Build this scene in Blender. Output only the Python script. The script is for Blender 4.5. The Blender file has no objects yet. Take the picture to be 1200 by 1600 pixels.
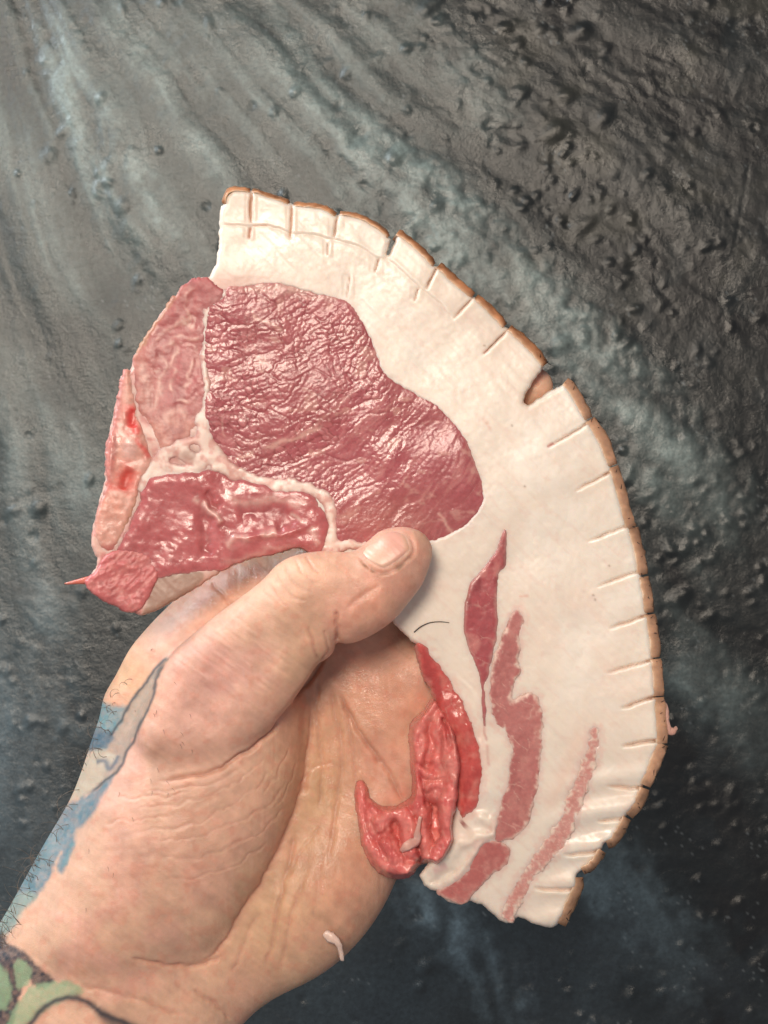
import bpy, math, random, time
import numpy as np
from mathutils import Vector

T0 = time.time()
SC = bpy.context.scene
COL = SC.collection

# ------------------------------------------------------------------ camera, world, light
S = 0.00016          # metres per photo pixel in the plane of the chop
D = 2600.0           # camera distance from the chop, in those pixels
Z0 = 0.45            # height of the chop above the floor
ZF = -Z0 / S

cam = bpy.data.cameras.new('camera')
cam_o = bpy.data.objects.new('camera', cam)
COL.objects.link(cam_o)
cam_o.location = (0, 0, Z0 + D * S)
cam.sensor_fit = 'VERTICAL'
cam.angle_y = 2 * math.atan(800 / D)
cam.clip_start = 0.01
cam.clip_end = 50
cam.dof.use_dof = True
cam.dof.focus_distance = D * S
cam.dof.aperture_fstop = 45
SC.camera = cam_o

w = bpy.data.worlds.new("World")
SC.world = w
w.use_nodes = True
w.node_tree.nodes['Background'].inputs[0].default_value = (0.95, 0.96, 1.0, 1)
w.node_tree.nodes['Background'].inputs[1].default_value = 0.29


def area(name, loc, target, size, power, col, sy=None):
    l = bpy.data.lights.new(name, 'AREA')
    l.energy = power
    l.color = col
    l.size = size
    if sy:
        l.shape = 'RECTANGLE'
        l.size_y = sy
    o = bpy.data.objects.new(name, l)
    COL.objects.link(o)
    o.location = loc
    o.rotation_euler = (Vector(target) - Vector(loc)).to_track_quat('-Z', 'Y').to_euler()
    return o


area('ceiling_lamp', (-0.24, 0.40, 1.68), (0, 0, 0.45), 0.34, 16.6, (1.0, 0.86, 0.71))
area('window_light', (-0.85, 0.62, 0.50), (-0.1, 0.0, 0.0), 0.6, 14, (0.88, 0.96, 1.0), 0.4)

SC.view_settings.view_transform = 'Standard'
SC.view_settings.look = 'None'
SC.view_settings.exposure = 0
SC.view_settings.gamma = 1
SC.cycles.use_denoising = True
SC.cycles.max_bounces = 6

# ------------------------------------------------------------------ numeric helpers
RNG = np.random.RandomState(7)
TAB = RNG.rand(512, 512).astype(np.float32)


def vnoise(x, y, seed=0):
    x = np.asarray(x, dtype=np.float64) + seed * 17.31
    y = np.asarray(y, dtype=np.float64) + seed * 9.73
    xi = np.floor(x).astype(np.int64)
    yi = np.floor(y).astype(np.int64)
    fx = x - xi
    fy = y - yi
    fx = fx * fx * fx * (fx * (fx * 6 - 15) + 10)
    fy = fy * fy * fy * (fy * (fy * 6 - 15) + 10)
    a = TAB[xi & 511, yi & 511]
    b = TAB[(xi + 1) & 511, yi & 511]
    c = TAB[xi & 511, (yi + 1) & 511]
    d = TAB[(xi + 1) & 511, (yi + 1) & 511]
    return (a * (1 - fx) + b * fx) * (1 - fy) + (c * (1 - fx) + d * fx) * fy


def fbm(x, y, seed=0, octs=4, gain=0.5):
    """noise around 0, about -1..1"""
    s = 0.0
    a = 1.0
    t = 0.0
    for k in range(octs):
        s = s + a * (vnoise(x * 2 ** k, y * 2 ** k, seed + k * 3) * 2 - 1)
        t += a
        a *= gain
    return s / t * 1.6


def worley(x, y, seed=0):
    x = x + seed * 31.7
    y = y + seed * 12.9
    xi = np.floor(x).astype(np.int64)
    yi = np.floor(y).astype(np.int64)
    f1 = np.full(x.shape, 9.0)
    f2 = np.full(x.shape, 9.0)
    cid = np.zeros(x.shape)
    for i in (-1, 0, 1):
        for j in (-1, 0, 1):
            cx = xi + i
            cy = yi + j
            px = cx + 0.1 + 0.8 * TAB[cx & 511, cy & 511]
            py = cy + 0.1 + 0.8 * TAB[(cx + 101) & 511, (cy + 57) & 511]
            d = np.hypot(px - x, py - y)
            near = d < f1
            f2 = np.where(near, f1, np.minimum(f2, d))
            cid = np.where(near, TAB[(cx + 33) & 511, (cy + 71) & 511], cid)
            f1 = np.where(near, d, f1)
    return f1, f2, cid


def sstep(a, b, x):
    t = np.clip((x - a) / (b - a), 0, 1)
    return t * t * (3 - 2 * t)


def smooth_poly(pts, sub=3, closed=True):
    p = np.array(pts, float)
    n = len(p)
    out = []
    rng = range(n) if closed else range(n - 1)
    for i in rng:
        if closed:
            p0, p1, p2, p3 = p[i - 1], p[i], p[(i + 1) % n], p[(i + 2) % n]
        else:
            p0, p1, p2, p3 = p[max(i - 1, 0)], p[i], p[i + 1], p[min(i + 2, n - 1)]
        for k in range(sub):
            t = k / sub
            out.append(0.5 * (2 * p1 + (p2 - p0) * t + (2 * p0 - 5 * p1 + 4 * p2 - p3) * t * t
                              + (3 * p1 - p0 - 3 * p2 + p3) * t ** 3))
    if not closed:
        out.append(p[-1])
    return np.array(out)


def poly_sdf(X, Y, P):
    """signed distance to the closed outline P (negative inside)"""
    d2 = np.full(X.shape, 1e18)
    inside = np.zeros(X.shape, bool)
    n = len(P)
    for i in range(n):
        ax, ay = P[i]
        bx, by = P[(i + 1) % n]
        ex, ey = bx - ax, by - ay
        l2 = ex * ex + ey * ey
        if l2 < 1e-9:
            continue
        wx, wy = X - ax, Y - ay
        t = np.clip((wx * ex + wy * ey) / l2, 0, 1)
        dd = (wx - ex * t) ** 2 + (wy - ey * t) ** 2
        np.minimum(d2, dd, out=d2)
        if ay != by:
            c = ((ay > Y) != (by > Y)) & (X < ex * (Y - ay) / ey + ax)
            inside ^= c
    d = np.sqrt(d2)
    return np.where(inside, -d, d)


def line_dist(X, Y, pts):
    """distance to an open polyline and position 0..1 along it"""
    P = np.array(pts, float)
    seg = np.hypot(*(P[1:] - P[:-1]).T)
    cum = np.concatenate([[0], np.cumsum(seg)])
    L = cum[-1]
    d2 = np.full(X.shape, 1e18)
    tt = np.zeros(X.shape)
    sd = np.zeros(X.shape)
    for i in range(len(P) - 1):
        ax, ay = P[i]
        ex, ey = P[i + 1] - P[i]
        l2 = max(ex * ex + ey * ey, 1e-9)
        wx, wy = X - ax, Y - ay
        t = np.clip((wx * ex + wy * ey) / l2, 0, 1)
        dd = (wx - ex * t) ** 2 + (wy - ey * t) ** 2
        m = dd < d2
        d2 = np.where(m, dd, d2)
        tt = np.where(m, (cum[i] + t * seg[i]) / L, tt)
        sd = np.where(m, np.sign(wx * ey - wy * ex), sd)
    return np.sqrt(d2), tt, sd


def stroke(X, Y, pts, wd, sub=4, taper=0.15, power=2, w2=None, wob=0, side=False):
    """soft mask 0..1 along a smoothed polyline; only near points are worked on.
    side=True returns the signed distance as well"""
    P = smooth_poly(pts, sub, False) if sub > 1 else np.array(pts, float)
    out = np.zeros(X.shape)
    sgn = np.zeros(X.shape)
    wm = max(wd, w2 or wd)
    r = wm * 3 + 2 + wob
    m = ((X > P[:, 0].min() - r) & (X < P[:, 0].max() + r) & (Y > P[:, 1].min() - r) & (Y < P[:, 1].max() + r))
    if m.any():
        x, y = X[m], Y[m]
        if wob:
            x, y = (x + wob * fbm(x / 18, y / 18, 31, 2), y + wob * fbm(x / 18, y / 18, 37, 2))
        d, t, sd = line_dist(x, y, P)
        ww = wd if w2 is None else wd + (w2 - wd) * t
        v = np.exp(-(d / ww) ** power)
        if taper:
            v = v * sstep(0, taper, t + 1e-3) * sstep(0, taper, 1 - t + 1e-3)
        out[m] = v
        sgn[m] = d * sd
    return (out, sgn) if side else out


def world(px, py, z):
    f = (D - z) / D
    return np.stack([(px - 600) * S * f, (800 - py) * S * f, Z0 + z * S], -1)


def lin(r, g, b):
    f = lambda c: (c / 255 / 12.92) if c / 255 <= 0.04045 else ((c / 255 + 0.055) / 1.055) ** 2.4
    return np.array([f(r), f(g), f(b)])


def mix(c, new, m):
    m = np.clip(m, 0, 1)[:, None]
    return c * (1 - m) + np.asarray(new) * m


# ------------------------------------------------------------------ object helpers
def put(name, verts, faces, mat, parent=None, col=None, smooth=True):
    me = bpy.data.meshes.new(name)
    if isinstance(faces, np.ndarray):
        k = faces.shape[1]
        n = len(faces)
        me.vertices.add(len(verts))
        me.vertices.foreach_set('co', np.ascontiguousarray(verts, np.float32).ravel())
        me.loops.add(n * k)
        me.loops.foreach_set('vertex_index', np.ascontiguousarray(faces, np.int32).ravel())
        me.polygons.add(n)
        me.polygons.foreach_set('loop_start', np.arange(0, n * k, k, dtype=np.int32))
        me.update(calc_edges=True)
        me.validate()
    else:
        me.from_pydata([tuple(v) for v in verts], [], faces)
        me.update()
    if col is not None:
        a = me.color_attributes.new('Col', 'FLOAT_COLOR', 'POINT')
        c4 = np.ones((len(verts), 4), np.float32)
        c4[:, :col.shape[1]] = col
        a.data.foreach_set('color', c4.ravel())
    if smooth:
        me.polygons.foreach_set('use_smooth', np.ones(len(me.polygons), bool))
    me.materials.append(mat)
    o = bpy.data.objects.new(name, me)
    COL.objects.link(o)
    if parent:
        o.parent = parent
    return o


def tag(o, label=None, cat=None, group=None, kind=None):
    if label: o['label'] = label
    if cat: o['category'] = cat
    if group: o['group'] = group
    if kind: o['kind'] = kind
    return o


def empty(name, label, cat, loc):
    o = bpy.data.objects.new(name, None)
    o.empty_display_size = 0.02
    COL.objects.link(o)
    o.location = loc
    return tag(o, label, cat)


def under(o, p):
    o.parent = p
    o.matrix_parent_inverse = p.matrix_basis.inverted()
    return o


def relief(name, sdf, bbox, step, zf, zbot, colf, mat, bottom=True, lean=0.0):
    """a solid whose face is a height field inside an outline; walls go down to zbot"""
    x0, y0, x1, y1 = bbox
    xs = np.arange(x0 - 2 * step, x1 + 2.01 * step, step)
    ys = np.arange(y0 - 2 * step, y1 + 2.01 * step, step)
    X, Y = np.meshgrid(xs, ys)
    d = sdf(X, Y)
    gy, gx = np.gradient(d, step)
    gl = np.hypot(gx, gy) + 1e-6
    gx, gy = gx / gl, gy / gl
    dc = 0.25 * (d[:-1, :-1] + d[1:, :-1] + d[:-1, 1:] + d[1:, 1:])
    keep = dc < 0
    ny, nx = X.shape
    idx = np.arange(ny * nx).reshape(ny, nx)
    a, b, c, e = idx[:-1, :-1][keep], idx[:-1, 1:][keep], idx[1:, 1:][keep], idx[1:, :-1][keep]
    quads = np.stack([a, e, c, b], 1)            # y runs down the photo: this winding faces the camera
    ed = np.concatenate([quads[:, [i, (i + 1) % 4]] for i in range(4)])
    key = ed[:, 0] * (ny * nx) + ed[:, 1]
    rev = ed[:, 1] * (ny * nx) + ed[:, 0]
    bed = ed[~np.isin(key, rev)]
    onb = np.zeros(ny * nx, bool)
    onb[bed.ravel()] = True
    used = np.unique(quads)
    remap = np.full(ny * nx, -1)
    remap[used] = np.arange(len(used))
    px, py = X.ravel()[used].copy(), Y.ravel()[used].copy()
    dd = d.ravel()[used].copy()
    bb = onb[used]
    mv = np.clip(dd[bb], -1.3 * step, 1.3 * step)
    px[bb] -= mv * gx.ravel()[used][bb]
    py[bb] -= mv * gy.ravel()[used][bb]
    dd[bb] = 0
    dd = np.minimum(dd, 0)
    z = zf(px, py, dd)
    n = len(used)
    col = colf(px, py, dd, z)
    quads = remap[quads]
    bed = remap[bed]
    bv = np.unique(bed)
    rb = np.full(n, -1)
    rb[bv] = np.arange(len(bv))
    zb = zbot(px, py)
    # two rings of wall
    V = [world(px, py, z)]
    C = [col]
    F = [quads]
    gxu, gyu = gx.ravel()[used], gy.ravel()[used]
    prev = bv
    base = n
    for k, fr in enumerate((0.35, 1.0)):
        jit = (1.5 * fbm(px[bv] / 9, py[bv] / 9 + 40 * k, 3, 2)) if step < 4 else 0
        lx = px[bv] + gxu[bv] * (lean * fr + jit)
        ly = py[bv] + gyu[bv] * (lean * fr + jit)
        lz = z[bv] + (zb[bv] - z[bv]) * fr
        V.append(world(lx, ly, lz))
        C.append(col[bv])
        ring = np.arange(base, base + len(bv))
        A, B = bed[:, 0], bed[:, 1]
        if k == 0:
            F.append(np.stack([B, A, ring[rb[A]], ring[rb[B]]], 1))
        else:
            F.append(np.stack([prev[rb[B]], prev[rb[A]], ring[rb[A]], ring[rb[B]]], 1))
        prev = ring
        base += len(bv)
    if bottom:
        V.append(world(px, py, np.minimum(zb, z - 2)))
        C.append(col)
        F.append(quads[:, ::-1] + base)
    return put(name, np.concatenate(V), np.concatenate(F), mat, None, np.concatenate(C))


# ------------------------------------------------------------------ materials
def nodes(name):
    m = bpy.data.materials.new(name)
    m.use_nodes = True
    nt = m.node_tree
    return m, nt, nt.nodes['Principled BSDF']


def set_in(b, **kw):
    for k, v in kw.items():
        b.inputs[k.replace('_', ' ')].default_value = v


def nd(nt, t, **kw):
    n = nt.nodes.new(t)
    for k, v in kw.items():
        if hasattr(n, k):
            setattr(n, k, v)
        else:
            n.inputs[k.replace('_', ' ')].default_value = v
    return n


def organic(name, rough=0.4, rough_var=0.15, sss=0.25, sss_r=(0.004, 0.0015, 0.001), bumps=(), spec=0.5,
            mottling=0.12, mscale=350, coat=0.0, coat_rough=0.15):
    """colour from the vertices, broken up by noise; bumps = (scale, strength, distance, kind)"""
    m, nt, b = nodes(name)
    L = nt.links
    at = nd(nt, 'ShaderNodeVertexColor', layer_name='Col')
    tc = nd(nt, 'ShaderNodeTexCoord')
    nz = nd(nt, 'ShaderNodeTexNoise', Scale=mscale, Detail=5.0, Roughness=0.65)
    L.new(tc.outputs['Object'], nz.inputs['Vector'])
    mr = nd(nt, 'ShaderNodeMapRange')
    mr.inputs['From Min'].default_value = 0.25
    mr.inputs['From Max'].default_value = 0.75
    mr.inputs['To Min'].default_value = 1 - mottling
    mr.inputs['To Max'].default_value = 1 + mottling
    L.new(nz.outputs['Fac'], mr.inputs['Value'])
    mu = nd(nt, 'ShaderNodeVectorMath', operation='SCALE')
    L.new(at.outputs['Color'], mu.inputs[0])
    L.new(mr.outputs[0], mu.inputs['Scale'])
    L.new(mu.outputs[0], b.inputs['Base Color'])
    nr = nd(nt, 'ShaderNodeTexNoise', Scale=90.0, Detail=4.0)
    L.new(tc.outputs['Object'], nr.inputs['Vector'])
    m2 = nd(nt, 'ShaderNodeMapRange')
    m2.inputs['From Min'].default_value = 0.3
    m2.inputs['From Max'].default_value = 0.7
    m2.inputs['To Min'].default_value = max(0.05, rough - rough_var)
    m2.inputs['To Max'].default_value = rough + rough_var
    L.new(nr.outputs['Fac'], m2.inputs['Value'])
    mg = nd(nt, 'ShaderNodeMath', operation='MULTIPLY')
    L.new(m2.outputs[0], mg.inputs[0])
    L.new(at.outputs['Alpha'], mg.inputs[1])
    L.new(mg.outputs[0], b.inputs['Roughness'])
    b.inputs['Subsurface Weight'].default_value = sss
    b.inputs['Subsurface Radius'].default_value = sss_r
    b.inputs['Subsurface Scale'].default_value = 1.0
    b.inputs['Specular IOR Level'].default_value = spec
    if coat:
        b.inputs['Coat Weight'].default_value = coat
        b.inputs['Coat Roughness'].default_value = coat_rough
    prev = None
    for sc, st, dist, kind in bumps:
        bp = nd(nt, 'ShaderNodeBump')
        bp.inputs['Strength'].default_value = st
        bp.inputs['Distance'].default_value = dist
        if kind == 'voronoi':
            t = nd(nt, 'ShaderNodeTexVoronoi', feature='DISTANCE_TO_EDGE', Scale=sc)
            wv = nd(nt, 'ShaderNodeTexNoise', Scale=sc * 0.6, Detail=2.0)
            ad = nd(nt, 'ShaderNodeMix', data_type='VECTOR')
            ad.inputs['Factor'].default_value = 0.006
            L.new(tc.outputs['Object'], wv.inputs['Vector'])
            L.new(tc.outputs['Object'], ad.inputs[4])
            L.new(wv.outputs['Color'], ad.inputs[5])
            L.new(ad.outputs[1], t.inputs['Vector'])
            L.new(t.outputs['Distance'], bp.inputs['Height'])
        else:
            t = nd(nt, 'ShaderNodeTexNoise', Scale=sc, Detail=4.0, Roughness=0.6)
            L.new(tc.outputs['Object'], t.inputs['Vector'])
            L.new(t.outputs['Fac'], bp.inputs['Height'])
        if prev:
            L.new(prev.outputs[0], bp.inputs['Normal'])
        prev = bp
    if prev:
        L.new(prev.outputs[0], b.inputs['Normal'])
        if coat:
            L.new(prev.outputs[0], b.inputs['Coat Normal'])
    return m


M_FAT = organic('pork_fat', 0.38, 0.10, 0.5, (0.004, 0.0028, 0.002), [(900, 0.12, 0.0003, 'noise')],
                mottling=0.05, mscale=220)
M_LEAN = organic('lean_meat', 0.23, 0.06, 0.2, (0.003, 0.0008, 0.0006), [(1500, 0.2, 0.00025, 'noise')], mottling=0.12, mscale=900, spec=0.38)
M_WET = organic('wet_meat', 0.25, 0.09, 0.4, (0.003, 0.0009, 0.0008), [(700, 0.12, 0.0004, 'noise'), (2200, 0.2, 0.0002, 'noise')],
                mottling=0.15, mscale=600)
M_BELLY = organic('belly_meat', 0.42, 0.1, 0.25, (0.003, 0.001, 0.0008), [(1400, 0.3, 0.0002, 'noise')], mottling=0.14, mscale=900)
M_RIND = organic('pork_rind', 0.26, 0.10, 0.3, (0.003, 0.0015, 0.0008), [(500, 0.25, 0.0003, 'noise')],
                 mottling=0.18, mscale=350)
M_BONE = organic('cut_bone', 0.35, 0.12, 0.3, (0.003, 0.001, 0.0008), [(1200, 0.25, 0.0003, 'noise')], mottling=0.08, mscale=700)
M_SKIN = organic('skin', 0.48, 0.12, 0.5, (0.0042, 0.0016, 0.0009),
                 [(1100, 0.32, 0.0003, 'voronoi'), (2600, 0.25, 0.00012, 'noise')], mottling=0.08, mscale=420, spec=0.4)
M_NAIL = organic('nail', 0.40, 0.08, 0.3, (0.003, 0.0012, 0.0008), [(500, 0.1, 0.0003, 'noise')], mottling=0.05)
M_HAIR, _nt, _b = nodes('hair')
set_in(_b, Base_Color=(0.012, 0.009, 0.008, 1), Roughness=0.4)
M_ARMHAIR, _nt, _b = nodes('arm_hair')
set_in(_b, Base_Color=(0.14, 0.105, 0.08, 1), Roughness=0.4)

# ------------------------------------------------------------------ floor
def floor_mat():
    m, nt, b = nodes('painted_floor')
    L = nt.links
    at = nd(nt, 'ShaderNodeVertexColor', layer_name='Col')
    tc = nd(nt, 'ShaderNodeTexCoord')
    n1 = nd(nt, 'ShaderNodeTexNoise', Scale=420.0, Detail=6.0, Roughness=0.75)
    L.new(tc.outputs['Object'], n1.inputs['Vector'])
    mr = nd(nt, 'ShaderNodeMapRange')
    mr.inputs['From Min'].default_value = 0.3
    mr.inputs['From Max'].default_value = 0.7
    mr.inputs['To Min'].default_value = 0.6
    mr.inputs['To Max'].default_value = 1.5
    L.new(n1.outputs['Fac'], mr.inputs['Value'])
    mu = nd(nt, 'ShaderNodeVectorMath', operation='SCALE')
    L.new(at.outputs['Color'], mu.inputs[0])
    L.new(mr.outputs[0], mu.inputs['Scale'])
    L.new(mu.outputs[0], b.inputs['Base Color'])
    n2 = nd(nt, 'ShaderNodeTexNoise', Scale=30.0, Detail=5.0)
    L.new(tc.outputs['Object'], n2.inputs['Vector'])
    m2 = nd(nt, 'ShaderNodeMapRange')
    m2.inputs['From Min'].default_value = 0.3
    m2.inputs['From Max'].default_value = 0.7
    m2.inputs['To Min'].default_value = 0.22
    m2.inputs['To Max'].default_value = 0.38
    L.new(n2.outputs['Fac'], m2.inputs['Value'])
    L.new(m2.outputs[0], b.inputs['Roughness'])
    b.inputs['Specular IOR Level'].default_value = 0.6
    b1 = nd(nt, 'ShaderNodeBump')
    b1.inputs['Strength'].default_value = 0.25
    b1.inputs['Distance'].default_value = 0.0012
    n3 = nd(nt, 'ShaderNodeTexNoise', Scale=650.0, Detail=4.0, Roughness=0.7)
    L.new(tc.outputs['Object'], n3.inputs['Vector'])
    L.new(n3.outputs['Fac'], b1.inputs['Height'])
    L.new(b1.outputs[0], b.inputs['Normal'])
    return m


def axis(lo, hi, step, far, grow=1.5):
    a = list(np.arange(lo, hi + 0.1, step))
    s = step
    v = a[-1]
    while v < far:
        s *= grow
        v += s
        a.append(v)
    s = step
    v = a[0]
    pre = []
    while v > -far:
        s *= grow
        v -= s
        pre.append(v)
    return np.array(pre[::-1] + a)


def make_floor():
    xs = axis(-160, 1360, 3.2, 9000, 1.12)
    ys = axis(-160, 1760, 3.2, 9000, 1.12)
    X, Y = np.meshgrid(xs, ys)
    x, y = X.ravel(), Y.ravel()
    fade = sstep(-700, -160, x) * sstep(1900, 1360, x) * sstep(-700, -160, y) * sstep(2300, 1760, y)
    # broad trowel sweeps, fanning out from beyond the upper left corner
    rr = np.hypot(x + 230, y + 560)
    th = np.arctan2(y + 560, x + 230) * 1.35
    wp = 0.035 * fbm(x / 260, y / 260, 5, 3)
    u, v = rr, (th + wp) * 1000
    s1 = fbm(v / 95, u / 620, 2, 2)
    s2 = fbm(v / 34, u / 330, 8, 3)
    h = 6 * s1 + 1.6 * s2
    right = sstep(350, 1000, x - 0.25 * y)
    warp = 40 * fbm(x / 200, y / 200, 6, 2)
    h += (0.2 + 1.0 * right) * fbm((x * 0.5 - y * 0.86) / 17, (x * 0.86 + y * 0.5) / 26, 11, 3)
    h += 0.35 * fbm(x / 7, y / 7, 14, 2)
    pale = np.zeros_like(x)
    # sheen bands: reflected light painted as pale strokes, on low ridges
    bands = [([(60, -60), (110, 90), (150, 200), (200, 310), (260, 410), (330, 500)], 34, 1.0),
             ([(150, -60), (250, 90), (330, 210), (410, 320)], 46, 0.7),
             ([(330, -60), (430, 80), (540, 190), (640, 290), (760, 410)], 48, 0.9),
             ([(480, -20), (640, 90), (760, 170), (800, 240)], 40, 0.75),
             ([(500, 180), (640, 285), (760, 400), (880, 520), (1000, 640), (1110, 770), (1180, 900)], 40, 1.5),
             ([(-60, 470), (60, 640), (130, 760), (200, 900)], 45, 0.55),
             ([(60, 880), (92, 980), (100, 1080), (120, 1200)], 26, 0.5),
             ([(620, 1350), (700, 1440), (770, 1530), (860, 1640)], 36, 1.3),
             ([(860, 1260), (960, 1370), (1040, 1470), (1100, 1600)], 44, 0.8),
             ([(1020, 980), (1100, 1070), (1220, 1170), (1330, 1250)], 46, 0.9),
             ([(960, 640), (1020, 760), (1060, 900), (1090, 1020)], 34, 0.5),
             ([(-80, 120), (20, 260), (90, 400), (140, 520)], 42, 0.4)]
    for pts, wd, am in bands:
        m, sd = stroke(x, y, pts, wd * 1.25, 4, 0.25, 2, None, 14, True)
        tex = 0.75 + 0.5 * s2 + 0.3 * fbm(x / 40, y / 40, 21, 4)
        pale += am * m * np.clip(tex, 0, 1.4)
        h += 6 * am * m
    # one crisp trowel edge at upper left
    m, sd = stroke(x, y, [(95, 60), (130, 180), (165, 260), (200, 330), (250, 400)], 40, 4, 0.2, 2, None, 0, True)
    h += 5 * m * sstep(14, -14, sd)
    pale += 0.55 * m * sstep(6, -6, sd)  # sheen on one side of the edge, put into the colour
    # grains and splashes of paint
    r = np.random.RandomState(3)
    nx_, ny_ = len(xs), len(ys)
    H2 = h.reshape(ny_, nx_)
    i0 = np.searchsorted(xs, -160)
    j0 = np.searchsorted(ys, -160)
    for k in range(4200):
        cx, cy = r.uniform(-150, 1350), r.uniform(-150, 1750)
        dens = 0.25 + 0.75 * float(np.clip((cx - 0.25 * cy - 150) / 600, 0, 1)) + (0.5 if cx < 130 and cy > 800 else 0)
        if r.rand() > dens * (0.5 + 0.45 * float(fbm(cx / 160, cy / 160, 44, 2))):
            continue
        sz = r.uniform(3.0, 7.0) if r.rand() < 0.94 else r.uniform(9, 13)
        el = r.uniform(0.9, 1.9)
        an = math.radians(r.normal(-38, 22) if cx > 500 else r.normal(-68, 18))
        am = r.uniform(1.8, 7.0) * (sz / 7) * (1 if r.rand() < 0.85 else -0.7)
        R = int(sz * el * 2.4 / 3.2) + 1
        ic, jc = i0 + int((cx + 160) / 3.2), j0 + int((cy + 160) / 3.2)
        sl = (slice(max(jc - R, 0), jc + R + 1), slice(max(ic - R, 0), ic + R + 1))
        dx, dy = X[sl] - cx, Y[sl] - cy
        a = (dx * math.cos(an) + dy * math.sin(an)) / (sz * el)
        b_ = (-dx * math.sin(an) + dy * math.cos(an)) / sz
        H2[sl] += am * np.exp(-(a * a + b_ * b_) ** 1.3)
    h = H2.ravel()

    def ring(cx, cy, rr, am):
        d = np.hypot(x - cx, (y - cy) * 1.05)
        return am * (np.exp(-((d - rr) / (rr * 0.35)) ** 2) - 1.5 * np.exp(-(d / (rr * 0.45)) ** 2))
    h += (0.45 + 0.5 * fbm(x / 9, y / 9, 17, 2)) * (ring(163, 296, 13, 5) + ring(1178, 200, 10, 3)) + 5 * np.exp(-(((x - 876) / 7) ** 2 + ((y - 343) / 5) ** 2)) - 7 * np.exp(-(((x - 885) / 5) ** 2 + ((y - 350) / 5) ** 2))
    for sx in (1172,):
        h -= 1.5 * stroke(x, y, [(sx, 240), (sx - 12, 320), (sx - 30, 410)], 2.2)
    # floor colour: dark paint plus painted-in sheen and uneven light
    base = np.array([0.023, 0.0265, 0.026])
    c = np.tile(base, (len(x), 1))
    mott = fbm(x / 150, y / 150, 51, 5)
    c = c * (1 + 0.3 * mott)[:, None]
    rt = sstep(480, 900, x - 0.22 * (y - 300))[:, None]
    c = c * (1 - 0.86 * rt) * (1 + rt * np.array([-0.10, 0.0, 0.05]))  # weaker light towards the right, painted as a darker base
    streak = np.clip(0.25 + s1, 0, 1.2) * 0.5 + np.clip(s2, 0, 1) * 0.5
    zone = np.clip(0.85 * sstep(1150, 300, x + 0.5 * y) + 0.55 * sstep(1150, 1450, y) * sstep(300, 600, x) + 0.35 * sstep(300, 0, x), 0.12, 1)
    pale = pale * (1 - 0.25 * sstep(600, 1000, x)) + 0.75 * streak * zone * (0.25 + 0.75 * fade) + 0.04 * sstep(1000, 300, x + 0.5 * y)  # streaky sheen and haze, added to the colour along the sweeps
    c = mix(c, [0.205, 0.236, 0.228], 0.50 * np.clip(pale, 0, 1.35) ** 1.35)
    dark = sstep(0.1, 0.9, fbm(x / 46, y / 46, 71, 4))
    c = mix(c, [0.022, 0.024, 0.025], 0.35 * dark)
    c = mix(c, [0.075, 0.062, 0.042], 0.22 * sstep(0.1, 0.9, fbm(x / 90, y / 60, 81, 3)) * sstep(550, 900, x) * sstep(700, 300, y))
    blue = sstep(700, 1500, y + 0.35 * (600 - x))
    c = mix(c, c * np.array([0.88, 0.97, 1.20]), 0.9 * blue)  # cool light on the lower floor, tinted into the colour
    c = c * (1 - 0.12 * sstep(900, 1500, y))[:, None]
    c = c * np.array([0.95, 1.0, 0.965])
    sp = (vnoise(x / 3.3, y / 3.3, 91) > 0.955) & (vnoise(x / 60, y / 60, 93) > 0.45)
    c = mix(c, [0.2, 0.21, 0.21], 0.35 * sp)
    h = h * fade
    nyv, nxv = X.shape
    idx = np.arange(nyv * nxv).reshape(nyv, nxv)
    F = np.stack([idx[:-1, :-1].ravel(), idx[1:, :-1].ravel(), idx[1:, 1:].ravel(), idx[:-1, 1:].ravel()], 1)
    f = (D - ZF) / D
    V = np.stack([(x - 600) * S * f, (800 - y) * S * f, h * S], 1)
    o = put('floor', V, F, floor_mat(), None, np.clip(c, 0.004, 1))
    tag(o, 'dark grey painted floor with rough streaks and bumps', None, None, 'structure')


make_floor()
print('floor', time.time() - T0)

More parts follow.
